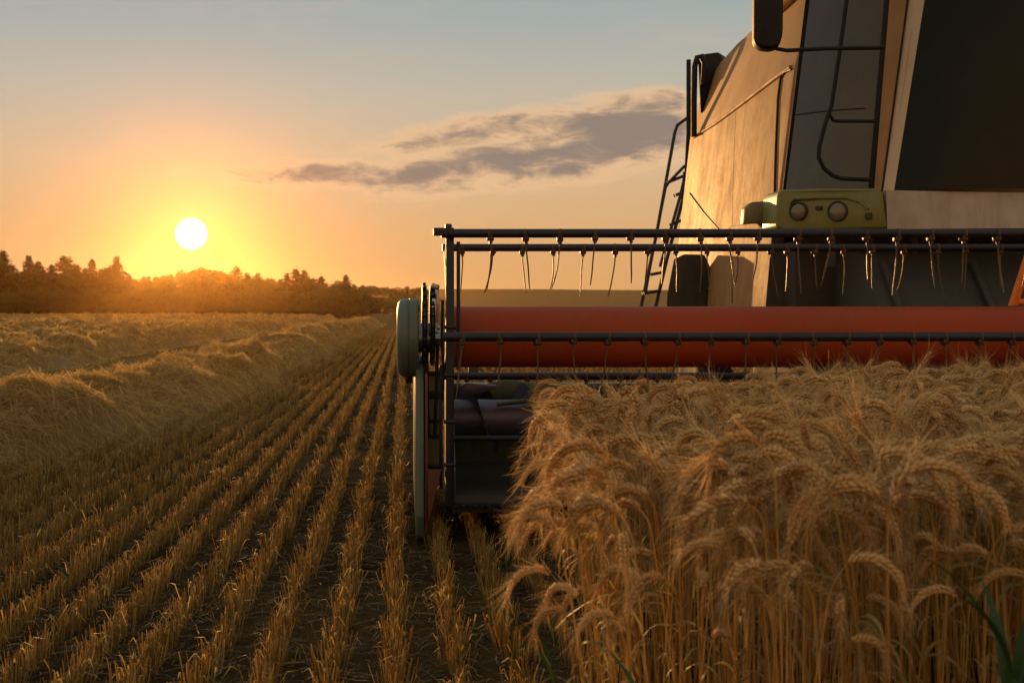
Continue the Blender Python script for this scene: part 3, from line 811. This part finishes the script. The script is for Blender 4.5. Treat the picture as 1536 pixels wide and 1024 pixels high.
for py, hh in ((560, .03), (592, .05), (631, .025), (654, .02), (700, .02)): mb.box(at(652, py, 6.98), (0.10, 0.03, hh), bevel=0.003)
mb.box(at(661.5, 640, 6.9), (0.02, 0.03, 0.75), bevel=0.003)
mb.build('guard_frame', M['steel'], combine)
# trough: inner end wall, back sheet, floor, auger, knife
mb = MB(); mb.slab([(0.30, 6.95, 0.20), (0.30, 6.95, 0.42), (0.30, 7.25, 0.86), (0.30, 8.25, 0.93), (0.30, 8.25, 0.2)], (0.02, 0, 0), 0.004); mb.build('end_wall', M['auger'], combine)
mb = MB()
mb.slab([(0.30, 8.26, 0.16), (HX1, 8.26, 0.16), (HX1, 8.26, 0.865), (0.30, 8.26, 0.865)], (0, 0.04, 0))
mb.box(((0.3 + HX1) / 2, 8.24, 0.84), (HX1 - 0.3, 0.10, 0.07), bevel=0.012)
mb.box(((0.3 + HX1) / 2, 8.22, 0.70), (HX1 - 0.3, 0.05, 0.03), bevel=0.008)
mb.build('back_sheet', M['dark_green'], combine)
mb = MB(); mb.slab([(0.30, 6.92, 0.17), (0.30, 6.98, 0.26), (0.30, 7.25, 0.24), (0.30, 7.8, 0.22), (0.30, 8.25, 0.30), (0.30, 8.25, 0.16)], (HX1 - 0.3, 0, 0)); mb.build('trough_floor', M['chassis'], combine)
mb = MB(); mb.lathe_x([(0.33, 0.13), (HX1 - 0.04, 0.13)], (0, 7.72, 0.665), 32)
# helical flighting
turns = 9; n = 240; prev = None
for k in range(n + 1):
    a = turns * 6.28318 * k / n; x = 0.34 + 3.4 * k / n
    p = [mb.b.verts.new((x, 7.72 + math.cos(a) * r, 0.665 + math.sin(a) * r)) for r in (0.128, 0.24)]
    if prev: mb.b.faces.new((prev[0], p[0], p[1], prev[1]))
    prev = p
mb.build('auger', M['auger'], combine)
mb = MB(); mb.box(((0.3 + HX1) / 2, 6.93, 0.215), (HX1 - 0.3, 0.07, 0.02))
x = 0.36
while x < 5.0:
    mb.slab([(x - 0.02, 6.9, 0.21), (x + 0.02, 6.9, 0.21), (x + 0.004, 6.78, 0.215), (x - 0.004, 6.78, 0.215)], (0, 0, 0.014)); x += 0.0762
mb.build('knife_bar', M['steel'], combine)
mb = MB(); mb.slab([at(692, 578, 7.5), at(700, 574, 7.5), at(745, 578, 7.5), at(738, 584, 7.5), at(722, 590, 7.5), at(690, 592, 7.5)], (0, 0.08, 0), 0.006); mb.build('bracket', M['auger'], combine)
mb = MB(); mb.slab([at(728, 575, 7.9), at(760, 570, 7.9), at(850, 578, 7.9), at(850, 600, 7.9), at(740, 598, 7.9)], (0, 0.1, 0), 0.01)
mb.build('crop_deflector', M['dark_green'], combine); mb = MB(); mb.tube([at(745, 606, 7.6), at(790, 601, 7.6), at(850, 606, 7.6)], 0.016, 8); mb.build('guide_rod', M['dark_green'], combine); mb = MB(); mb.box(at(710, 556, 8.1), (0.07, 0.05, 0.10), bevel=0.008)
mb.build('bearing_block', M['dark_green'], combine)
# orange reel lift arm (by the right edge of the photograph)
mb = MB()
a0, a1 = at(1517, 459, 7.35), at(1580, 262, 7.35)
for dx in (0.0, 0.10):
    mb.slab([a0 + Vector((dx, 0, 0)), a0 + Vector((dx + 0.045, 0, 0)), a1 + Vector((dx + 0.045, 0, 0)), a1 + Vector((dx, 0, 0))], (0, 0.05, 0), 0.006)
mb.box(at(1560, 452, 7.37), (0.30, 0.04, 0.035), bevel=0.006)
mb.build('reel_lift_arm', M['orange'], combine)

# ---- body
def on_upper(px, py):
    a, b = (px - CX) / F, (CY - py) / F
    Y = (3.42 - 0.645 - 0.396) / (a - 0.3 * b - 0.04)
    return at(px, py, Y)
FB, FT = Vector((3.12, 9.9, 1.15)), Vector((3.42, 9.9, 3.55))
RT, RB = Vector((3.596, 14.3, 3.565)), Vector((3.33, 14.3, 1.15))
upper = [on_upper(*p) for p in ((1043, 178), (1051, 142), (1064, 116), (1082, 90), (1105, 64), (1130, 41), (1160, 20), (1190, -2), (1224, -34))]
topf = Vector((3.66, 9.9, 4.36))
b = MB(); bb = b.b
def side(f):
    v = {}
    lo = [FB, RB, RT, FT]; up = [FT, RT] + upper + [topf]
    return [f(p) for p in lo], [f(p) for p in up]
L_lo, L_up = side(lambda p: Vector(p)); 
R_lo, R_up = [mir(p) for p in L_lo], [mir(p) for p in L_up]
cache = {}
def V_(p):
    k = tuple(round(c, 5) for c in p)
    if k not in cache: cache[k] = bb.verts.new(p)
    return cache[k]
for lo, up in ((L_lo, L_up), (R_lo, R_up)):
    bb.faces.new([V_(p) for p in lo]); bb.faces.new([V_(p) for p in up])
ring = [FB, RB, RT] + upper + [topf, FT]
for i in range(len(ring)):
    p, q = ring[i], ring[(i + 1) % len(ring)]
    bb.faces.new([V_(p), V_(q), V_(mir(q)), V_(mir(p))])
bmesh.ops.recalc_face_normals(bb, faces=list(bb.faces))
bmesh.ops.bevel(bb, geom=list(bb.edges), offset=0.05, segments=4, profile=0.5, affect='EDGES', clamp_overlap=True)
b.build('body', M['cream'], combine)
# raised panel moulding along the crease, door gap and seams
def sidept(px, py):
    """point on the lower side panel"""
    a, bb_ = (px - CX) / F, (CY - py) / F
    # X = 3.42 + 0.125*(Z-3.55) + 0.04*(Y-9.9)
    Y = (3.42 + 0.125 * (1.4 - 3.55) - 0.396) / (a - 0.125 * bb_ - 0.04)
    return at(px, py, Y)
def out(p, d=0.004): return Vector(p) + Vector((-d, -d * 0.3, 0))
mb = MB(); mb.tube([out(sidept(*p), 0.0) for p in ((1042, 206), (1080, 181), (1120, 151), (1160, 120), (1186, 101))], [0.02, 0.024, 0.024, 0.024, 0.018], 10)
mb.build('side_moulding', M['cream'], combine)
mb = MB(); mb.tube([out(sidept(*p), 0.006) for p in ((1162, 338), (1163, 290), (1165, 220), (1168, 150), (1172, 118), (1178, 108), (1188, 104))], 0.012, 8)
mb.build('panel_seal', M['black'], combine)
mb = MB(); mb.tube([out(sidept(*p), 0.002) for p in ((1034, 290), (1055, 318), (1080, 346), (1100, 372))], 0.008, 6)
mb.build('cable', M['black'], combine)
mb = MB(); mb.tube([out(sidept(*p), -0.004) for p in ((1104, 168), (1101, 230), (1099, 300), (1098, 400), (1098, 455))], 0.007, 6); mb.build('panel_seam', M['black'], combine)
# wheel arch cover beside the head lamps, then a dark slab standing in for shade on the side
mb = MB(); mb.slab([at(1116, 336, 9.86), at(1118, 312, 9.86), at(1128, 303, 9.86), at(1166, 300, 9.86), at(1166, 343, 9.86), at(1150, 343, 9.86), at(1140, 334, 9.86)], (0.0, 0.12, 0), 0.012)
mb.build('wheel_arch', M['olive'], combine)
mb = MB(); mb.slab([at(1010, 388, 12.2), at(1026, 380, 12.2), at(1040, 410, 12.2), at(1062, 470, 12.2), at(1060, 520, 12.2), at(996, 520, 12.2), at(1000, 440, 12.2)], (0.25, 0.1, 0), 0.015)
mb.build('shade_slab', M['chassis'], combine)
# air intake hoop at the rear of the body
mb = MB(); mb.tube([at(1041, 205, 13.8), at(1041, 150, 13.8), at(1042, 100, 13.8), at(1046, 86, 13.8), at(1052, 84, 13.8), at(1057, 96, 13.8), at(1055, 128, 13.8)], 0.035, 10)
mb.build('intake_hoop', M['black'], combine)
mb = MB(); mb.slab([at(1046, 82, 13.9), at(1078, 78, 13.9), at(1090, 100, 13.9), at(1062, 140, 13.9), at(1050, 170, 13.9)], (0.25, 0.4, 0), 0.02); mb.build('air_intake', M['black'], combine)

# ---- access ladder with handrails
mb = MB()
def tubepx(mb, pts, Y, r, dy=0.0): mb.tube([at(px, py, Y) for px, py in pts], r, 8)
tubepx(mb, [(1049, 184), (1042, 175), (1034, 175), (1016, 188), (1012, 200), (985, 350), (962, 458), (955, 500)], 15.7, 0.023)
tubepx(mb, [(1027, 258), (1024, 300), (1000, 390), (984, 458), (975, 500)], 15.7, 0.025)
tubepx(mb, [(1034, 246), (1026, 250), (1002, 275), (998, 282), (975, 400), (968, 440)], 15.4, 0.021)
tubepx(mb, [(1035, 255), (1028, 262), (1020, 295), (1006, 345), (990, 400)], 15.4, 0.021)
lad = mb.build('ladder', M['steel'], combine)
for (x0, y0, x1, y1) in ((1001, 274, 1030, 262), (1013, 293, 1026, 288), (1007, 337, 1024, 330), (985, 372, 1008, 368), (975, 412, 997, 408), (966, 440, 990, 436), (958, 480, 980, 478)):
    mb = MB(); p, q = at(x0, y0, 15.55), at(x1, y1, 15.55); mb.tube([p, q], 0.02, 8); mb.tube([p + Vector((0, 0.12, 0)), q + Vector((0, 0.12, 0))], 0.02, 8)
    mb.build('rung', M['steel'], lad)
mb = MB(); tubepx(mb, [(1033, 90), (1033, 200), (1030, 260), (1029, 345), (1028, 400)], 14.7, 0.03); mb.build('grab_post', M['black'], combine)

# ---- cab
def rows(*cols): return cols
Yg0, Yg1 = 9.82, 9.10
gl = [at(1178, 290, Yg0), at(1215, 0, Yg0), at(1221, -50, Yg0)]
gr = [at(1304, 284, Yg1), at(1331, 0, Yg1), at(1336, -70, Yg1)]
mb = MB(); n = 8
A, B, I = [], [], []
for k in range(n + 1):
    t = k / n; bulge = Vector((-0.03, -0.05, 0)) * math.sin(math.pi * t)
    A.append(gl[0].lerp(gr[0], t) + bulge); B.append(gl[2].lerp(gr[2], t) + bulge); I.append(Vector((0.7, 0.7, 0)))
mb.loft(A, B, I, 0.02); sw = mb.build('side_window', M['window'], combine)
mb = MB(); mb.tube([A[k].lerp(B[k], 0.345) + Vector((-0.004, -0.004, 0)) for k in range(0, 8)], 0.004, 6); mb.build('window_seam', M['black'], sw)
# frame round the window: rear strip and black front pillar
mb = MB(); mb.slab([at(1173, 290, 9.84), at(1179, 290, 9.84), at(1222, -50, 9.84), at(1214, -50, 9.84)], (0.03, 0.06, 0), 0.004); mb.build('window_seal', M['black'], combine)
mb = MB(); mb.slab([at(1302, 286, 9.08), at(1312, 286, 9.05), at(1345, -70, 9.05), at(1332, -70, 9.08)], (0.04, 0.08, 0), 0.01); mb.build('door_pillar', M['black'], combine)
def cabcurve(z_t):
    """left half of the plan line from the door pillar to the windscreen; z_t 0 bottom, 1 top of picture"""
    def pt(px0, px1, py0, py1, Y): return at(px0 + (px1 - px0) * z_t, py0 + (py1 - py0) * z_t, Y)
    return [pt(1311, 1340, 287, -70, 9.04), pt(1317, 1354, 287, -70, 8.98), pt(1323, 1371, 287, -70, 8.91), pt(1329, 1381, 287, -70, 8.86), pt(1335, 1391, 287, -70, 8.83), pt(1341, 1398, 287, -70, 8.81)]
A, B = cabcurve(0), cabcurve(1)
mb = MB(); mb.loft(A[:3], B[:3], [Vector((0.6, 0.8, 0))] * 3, 0.05); mb.build('corner_pillar', M['cream'], combine); mb = MB(); mb.loft([mir(p) for p in A[:3]], [mir(p) for p in B[:3]], [Vector((-0.6, 0.8, 0))] * 3, 0.05); mb.build('corner_pillar', M['cream'], combine)
mb = MB(); mb.loft(A[2:], B[2:], [Vector((0.4, 0.9, 0))] * 4, 0.05); mb.build('glass_glint_strip', M['cream_glint'], combine); mb = MB(); mb.loft([mir(p) for p in A[2:]], [mir(p) for p in B[2:]], [Vector((-0.4, 0.9, 0))] * 4, 0.05)  # cream strip stands in for sunset reflected in the curved glass edge
fr = mb.build('glass_glint_strip', M['cream_glint'], combine)
mb = MB(); mb.tube([A[2] + Vector((-0.004, -0.008, 0)), B[2] + Vector((-0.004, -0.008, 0))], 0.007, 6); mb.build('frame_seam', M['black'], fr)
mb = MB(); WA_, WB_, WI_ = [], [], []
for k in range(25):
    t = k / 24
    p = A[-1].lerp(mir(A[-1]), t); q = B[-1].lerp(mir(B[-1]), t); bul = Vector((0, -0.22 * (1 - (2 * t - 1) ** 4), 0))
    WA_.append(p + bul); WB_.append(q + bul); WI_.append(Vector((0, 1, 0)))
mb.loft(WA_, WB_, WI_, 0.02); mb.build('windscreen', M['windscreen'], combine)
# roof of the cab and its floor
mb = MB(); mb.box((4.8, 10.0, 4.42), (2.5, 2.6, 0.26), bevel=0.10, seg=4); mb.build('cab_roof', M['cream'], combine)
# bumper and head lamp panel
mb = MB()
bl = [at(1331, 285, 8.72), at(1331, 344, 8.72)]
A2, B2, I2 = [], [], []
for k in range(13):
    t = k / 12; bul = Vector((0, -0.12 * (1 - (2 * t - 1) ** 2), 0))
    A2.append(bl[1].lerp(mir(bl[1]), t) + bul); B2.append(bl[0].lerp(mir(bl[0]), t) + bul + Vector((0, 0.02, -0.03 * math.sin(math.pi * t)))); I2.append(Vector((0, 1, 0)))
mb.loft(A2, B2, I2, 0.45); bmesh.ops.bevel(mb.b, geom=[e for e in mb.b.edges if len(e.link_faces) == 2 and e.calc_face_angle(0) > 0.9], offset=0.03, segments=3, affect='EDGES')
mb.build('bumper', M['bumper'], combine)
def lamp_panel(f, name):
    mb = MB()
    pts = [at(1164, 340, 9.36), at(1166, 292, 9.36), at(1172, 284, 9.32), at(1240, 282, 9.02), at(1318, 282, 8.74), at(1325, 290, 8.71), at(1332, 343, 8.70), at(1250, 345, 8.98), at(1175, 345, 9.30)]
    mb.slab([f(p) for p in pts], (0.0, 0.38, 0), 0.022, 3)
    return mb.build(name, M['green'], combine)
hp = lamp_panel(lambda p: p, 'lamp_panel'); lamp_panel(mir, 'lamp_panel')
pn = (at(1325, 317, 8.71) - at(1175, 317, 9.3)); pn = Vector((pn.y, -pn.x, 0)).normalized()      # outward normal of the panel
if pn.y > 0: pn = -pn
qr = pn.to_track_quat('Z', 'Y').to_matrix()
def panelY(px): return 9.34 + (8.72 - 9.34) * (px - 1166) / (1325 - 1166)
def disc(mb, c, r0, prof, sides=28):
    """turned about the panel normal: prof (height, radius factor)"""
    rings = []
    for h, f in prof:
        rings.append([mb.b.verts.new(c + qr @ Vector((r0 * f * math.cos(6.28318 * k / sides), r0 * f * math.sin(6.28318 * k / sides), h))) for k in range(sides)])
    for i in range(len(rings) - 1):
        for k in range(sides): mb.b.faces.new((rings[i][k], rings[i][(k + 1) % sides], rings[i + 1][(k + 1) % sides], rings[i + 1][k]))
    mb.b.faces.new(list(reversed(rings[0]))); mb.b.faces.new(rings[-1])
for px, py, r in ((1198, 317, 0.063), (1257, 317, 0.068)):
    c = at(px, py, panelY(px) - 0.01)
    mb = MB(); disc(mb, c, r * 1.14, [(-0.03, 1.05), (0.016, 1.05), (0.02, 0.98), (0.012, 0.9)]); hl = mb.build('headlight', M['chassis'], hp)
    mb = MB(); disc(mb, c, r, [(-0.02, 0.96), (0.012, 0.96), (0.020, 0.8), (0.024, 0.45)]); o = mb.build('headlight', M['lens'], hp)
mb = MB()
def pbar(p, q, r=0.008): mb.tube([at(px, py, panelY(px) - 0.012) for px, py in (p, q)], r, 6)
# moulded brow over the lamps, and two small sockets
brow = [(1184, 312), (1186, 303), (1192, 298), (1230, 296), (1270, 296), (1290, 302), (1302, 314)]
mb.tube([at(px, py, panelY(px) - 0.018) for px, py in brow], [0.010, 0.014, 0.016, 0.016, 0.016, 0.014, 0.008], 8)
mb.build('lamp_brow', M['green'], hp)
mb = MB(); mb.box(at(1229, 312, panelY(1229) - 0.012), (0.05, 0.03, 0.05), qr, 0.004); mb.box(at(1303, 324, panelY(1303) - 0.012), (0.05, 0.05, 0.025), qr, 0.004)
mb.build('socket', M['chassis'], hp)
# mirror, arm and handrail beside the cab
mb = MB(); mb.slab([at(1131, 62, 8.6), at(1132, -60, 8.6), at(1138, -72, 8.6), at(1168, -72, 8.6), at(1176, -60, 8.6), at(1175, 50, 8.6), at(1170, 68, 8.6), at(1158, 73, 8.6), at(1140, 71, 8.6)], (0.03, 0.16, 0), 0.028, 4)
mr = mb.build('mirror', M['black'], combine)
mb = MB(); tubepx(mb, [(1158, 66), (1163, 73), (1180, 76), (1240, 73), (1325, 72)], 8.75, 0.016); mb.build('mirror_arm', M['black'], mr)
mb = MB(); tubepx(mb, [(1276, -40), (1270, 0), (1260, 75), (1247, 160), (1238, 185), (1229, 220), (1228, 236), (1236, 253), (1250, 264), (1262, 268), (1306, 270)], 8.95, 0.017)
tubepx(mb, [(1244, 172), (1250, 181), (1258, 182), (1312, 182)], 8.97, 0.014)
mb.build('handrail', M['black'], combine)
# ---- underside: chassis, feeder house, wheels
mb = MB(); mb.box((4.8, 10.6, 1.75), (3.0, 2.0, 1.0), bevel=0.03); mb.box((4.8, 9.93, 2.06), (3.0, 0.9, 0.22), bevel=0.03)
for k in range(9):
    x = 3.4 + k * 0.33; mb.box((x, 9.0 + 0.2 * random.random(), 1.86), (0.05, 0.05, 0.2 + 0.1 * random.random()), bevel=0.008)
mb.build('chassis', M['chassis'], combine)
mb = MB(); mb.slab([(3.62, 8.35, 0.35), (3.62, 8.35, 1.05), (3.62, 9.0, 1.85), (3.62, 9.85, 2.0), (3.62, 9.85, 1.1)], (2.36, 0, 0), 0.03)
for k in range(4): mb.box((3.75 + k * 0.7, 8.62, 1.42), (0.05, 0.9, 0.06), Matrix.Rotation(0.89, 3, 'X'), 0.01)
mb.build('feeder_house', M['chassis'], combine)
mb = MB(); mb.slab([(3.10, 9.86, 0.95), (6.5, 9.86, 0.95), (6.38, 9.86, 2.32), (3.22, 9.86, 2.32)], (0, 0.035, 0), 0.008); mb.build('front_shade_sheet', M['chassis'], combine)  # dark sheet added so that the body front reads as shaded
def wheel(cx, cy_, R, W, name):
    cz = R; root = None
    mb = MB(); c = (cx, cy_, cz)
    mb.lathe_x([(-W / 2 + 0.02, R * 0.55), (-W / 2, R * 0.72), (-W / 2 + 0.03, R * 0.9), (-W / 2 + 0.10, R * 0.955), (W / 2 - 0.10, R * 0.955), (W / 2 - 0.03, R * 0.9), (W / 2, R * 0.72), (W / 2 - 0.02, R * 0.55)], c, 48)
    for k in range(22):
        for sgn in (-1, 1):
            a = 6.28318 * (k + (0.5 if sgn > 0 else 0)) / 22
            mb.box(Vector(c) + Vector((sgn * W * 0.22, math.cos(a) * R * 0.965, math.sin(a) * R * 0.965)), (W * 0.5, 0.05, 0.06), Matrix.Rotation(a, 3, 'X') @ Matrix.Rotation(sgn * 0.5, 3, 'Z') if False else Matrix.Rotation(a + math.pi / 2, 3, 'X') @ Matrix.Rotation(sgn * 0.55, 3, 'Z'), 0.008)
    ty = mb.build(name, M['rubber'], combine)
    mb = MB(); mb.lathe_x([(-W / 2 + 0.08, R * 0.1), (-W / 2 + 0.05, R * 0.2), (-W / 2 + 0.12, R * 0.35), (-W / 2 + 0.02, R * 0.56), (W / 2 - 0.02, R * 0.56), (W / 2 - 0.1, R * 0.2)], c, 36)
    mb.build('rim', M['dark_green'], ty)
wheel(3.78, 10.5, 0.93, 0.66, 'wheel'); wheel(XM - 3.78, 10.5, 0.93, 0.66, 'wheel')
wheel(3.75, 14.2, 0.62, 0.42, 'wheel'); wheel(XM - 3.75, 14.2, 0.62, 0.42, 'wheel')

# ------------------------------------------------------------------ treeline and far wood
def leaf_cloud(pos, size, r):
    """small random quads at pos (n,3)"""
    n = len(pos); a = r.normal(0, 1, (n, 3)); a /= np.linalg.norm(a, axis=1)[:, None]
    b_ = np.cross(a, r.normal(0, 1, (n, 3))); b_ /= np.linalg.norm(b_, axis=1)[:, None]
    s = (size * r.uniform(0.6, 1.4, n))[:, None]
    V = np.stack([pos - a * s, pos + b_ * s * 0.7, pos + a * s, pos - b_ * s * 0.7], 1).reshape(-1, 3)
    return V, np.arange(4 * n).reshape(n, 4)
def conifer_meshes(seed):
    r = np.random.default_rng(seed); H = 1.0
    pts = []; z = 0.10
    lean = r.normal(0, 0.01)
    while z < 1.0:
        q = (z - 0.10) / 0.90
        R = 0.24 * (1 - q) ** 0.85 * r.uniform(0.75, 1.2) + 0.010
        nb = max(6, int(11 * (1 - q) + 4))
        for k in range(nb):
            a = r.uniform(0, 6.28); rr = R * r.uniform(0.65, 1.15)
            m = max(3, int(64 * rr / 0.19))
            t = r.uniform(0.05, 1, m)
            p = np.stack([np.cos(a) * rr * t + lean * z, np.sin(a) * rr * t, z - 0.26 * rr * t + 0.06 * rr * t ** 2], 1) + r.normal(0, 0.007, (m, 3))
            pts.append(p)
        z += 0.028 * r.uniform(0.7, 1.3) * (1.15 - 0.5 * q)
    pts = np.concatenate(pts); V, Fq = leaf_cloud(pts, 0.020 * np.clip(1.3 - pts[:, 2], 0.5, 1), r)
    crown = np_mesh('crown', V, [Fq], False)
    mb = MB(); mb.tube([(0, 0, 0), (lean * .5, 0, 0.5), (lean, 0, 0.98)], [0.016, 0.010, 0.002], 8)
    for k in range(10):
        a = r.uniform(0, 6.28); z = r.uniform(0.12, 0.7); L = 0.15 * (1 - z); mb.tube([(0, 0, z), (math.cos(a) * L, math.sin(a) * L, z - 0.03)], [0.004, 0.001], 5)
    t = mb.build('trunk', M['bark'], None, (0, 0, 0)); tm = t.data; bpy.data.objects.remove(t)
    return crown, tm
def broad_meshes(seed):
    r = np.random.default_rng(seed); pts = []
    mb = MB(); mb.tube([(0, 0, 0), (0.01, 0, 0.25), (0.0, 0.01, 0.5)], [0.026, 0.02, 0.012], 8)
    for k in range(26):
        a = r.uniform(0, 6.28); z = r.uniform(0.22, 0.90); rad = 0.30 * math.sqrt(max(0.05, 1 - ((z - 0.55) / 0.47) ** 2)) * r.uniform(0.3, 1)
        c = np.array([math.cos(a) * rad, math.sin(a) * rad, z]); R = r.uniform(0.06, 0.12)
        d = r.normal(0, 1, (130, 3)); d /= np.linalg.norm(d, axis=1)[:, None]
        pts.append(c + d * R * r.uniform(0.4, 1.1, (130, 1)) * np.array([1, 1, 0.8]))
        if k % 3 == 0: mb.tube([(0, 0, 0.25 + 0.15 * r.random()), (c[0] * .6, c[1] * .6, c[2] * .8), tuple(c)], [0.010, 0.006, 0.002], 5)
    V, Fq = leaf_cloud(np.concatenate(pts), 0.016, r)
    crown = np_mesh('crown', V, [Fq], False)
    t = mb.build('trunk', M['bark'], None, (0, 0, 0)); tm = t.data; bpy.data.objects.remove(t)
    return crown, tm
CON = [conifer_meshes(200 + k) for k in range(5)]
BRO = [broad_meshes(300 + k) for k in range(5)]
for c, t in CON: c.materials.append(M['conifer'])
for c, t in BRO: c.materials.append(M['broadleaf'])
TG = 'trees of the hazy wood edge beyond the field'
def plant(px, top, Y, kind, label, wid=1.0):
    p = at(px, CY + CAMH * F / Y, Y); H = (CY - top) * Y / F + CAMH
    crown, trunk = (CON if kind == 'c' else BRO)[random.randrange(5)]
    name = 'conifer_tree' if kind == 'c' else 'broadleaf_tree'
    root = empty(name, (p.x, Y, 0), random.uniform(0, 6.28)); tag(root, label, 'tree', TG)
    if kind == 'c': wid *= random.uniform(1.5, 2.0)
    root.scale = (H * wid, H * wid, H)
    link('crown', crown, None, root); link('trunk', trunk, None, root)
hero = [(4, 376, 'c', 'dark pointed conifer at the left end of the wood edge', 1.0), (42, 384, 'c', 'slim conifer next to the leftmost pointed one', .9), (101, 384, 'c', 'broad spruce left of the twin spires', 1.7),
        (137, 388, 'c', 'spruce between the broad one and the tallest by the sun', 1.0), (178, 385, 'c', 'tall pointed spruce nearest to the left of the sun', 1.2),
        (262, 402, 'b', 'round tree crown in the glare just left below the sun', 1), (299, 397, 'b', 'tallest round tree crown in the glare right below the sun', 1), (322, 398, 'b', 'round tree crown in the glare just right below the sun', 1),
        (355, 399, 'c', 'conifer top at the right end of the bright glare', 1.3), (444, 403, 'c', 'taller conifer standing out midway along the right half of the wood edge', 1.2), (517, 412, 'c', 'small last conifer at the right end of the wood edge', 1.2)]
for px, top, k, lab, w in hero: plant(px, top, 222 + random.uniform(-8, 8), k, lab, w)
fill = [(-60, 388, 'c'), (-35, 395, 'c'), (-85, 384, 'c'), (-110, 392, 'b'), (20, 398, 'c'), (56, 392, 'c'), (70, 401, 'b'), (84, 405, 'b'), (118, 400, 'c'), (155, 402, 'c'), (165, 400, 'c'), (196, 414, 'b'), (212, 419, 'b'), (228, 418, 'b'), (244, 414, 'b'), (278, 404, 'b'), (338, 403, 'b'), (372, 409, 'c'), (387, 410, 'c'), (400, 416, 'b'), (414, 413, 'b'), (428, 410, 'c'), (458, 406, 'c'), (470, 412, 'b'), (483, 414, 'c'), (497, 419, 'b'), (508, 420, 'b'), (524, 424, 'b'), (538, 430, 'b')]
for px, top, k in fill:
    plant(px, top, 232 + random.uniform(-10, 14), k, 'hazy conifer merging into the dark wood edge' if k == 'c' else 'hazy broadleaf tree merging into the dark wood edge', 1.15)
for px in range(-124, 530, 11):
    sky_ = float(np.interp(px, [-130, 20, 120, 190, 250, 300, 360, 420, 460, 530], [394, 398, 401, 412, 412, 405, 410, 418, 414, 430]))
    k = random.choice('cccb'); q = px + random.uniform(-4, 4)
    plant(q, sky_ + random.uniform(-4, 18), 224 + random.uniform(-5, 8), k, 'hazy conifer merging into the dark wood edge' if k == 'c' else 'hazy broadleaf tree merging into the dark wood edge', 1.15)
for px in range(522, 640, 9):
    q = (px - 522) / 118
    plant(px + random.uniform(-3, 3), 427 + 4 * q + random.uniform(-1.5, 2), 300 + 330 * q, random.choice('cbb'), 'small far tree where the wood edge fades out towards the harvester', 1.7)
for px in range(-120, 545, 14):
    plant(px + random.uniform(-5, 5), 430 + random.uniform(-4, 9), 212 + random.uniform(-5, 5), 'b', 'low leafy tree along the foot of the wood edge', 1.6)

hx = np.linspace(-600, 880, 60); hz = 18.6 + 0.9 * vnoise(hx * 0.010, np.zeros(60), 2)
V = np.concatenate([np.stack([hx, np.full(60, 910.0), np.full(60, -0.5)], 1), np.stack([hx, np.full(60, 980.0), hz], 1), np.stack([hx, np.full(60, 1080.0), np.full(60, -0.5)], 1)])
i = np.arange(59); Fh = np.concatenate([np.stack([i, i + 1, i + 61, i + 60], 1), np.stack([i + 60, i + 61, i + 121, i + 120], 1)])
tag(link('hills', np_mesh('hills', V, [Fh]), M['hill']), kind='structure')

# ------------------------------------------------------------------ haze
HAZE_D, HAZE_G = 0.000052, 0.925
if HAZE_D > 0:
    m, N = new_mat('haze_air')
    pv = N.new('ShaderNodeVolumePrincipled'); pv.inputs['Color'].default_value = (1.0, 0.60, 0.18, 1)
    pv.inputs['Density'].default_value = HAZE_D; pv.inputs['Anisotropy'].default_value = HAZE_G
    o_ = N.new('ShaderNodeOutputMaterial'); N.link(pv.outputs[0], o_.inputs['Volume'])
    mb = MB(); mb.box((0, (GY0 + GY1) / 2, 10.5), (2 * GX + 40, GY1 - GY0 + 40, 23)); hz_ = mb.build('haze', m, None, (0, 0, 0))
    tag(hz_, kind='stuff')
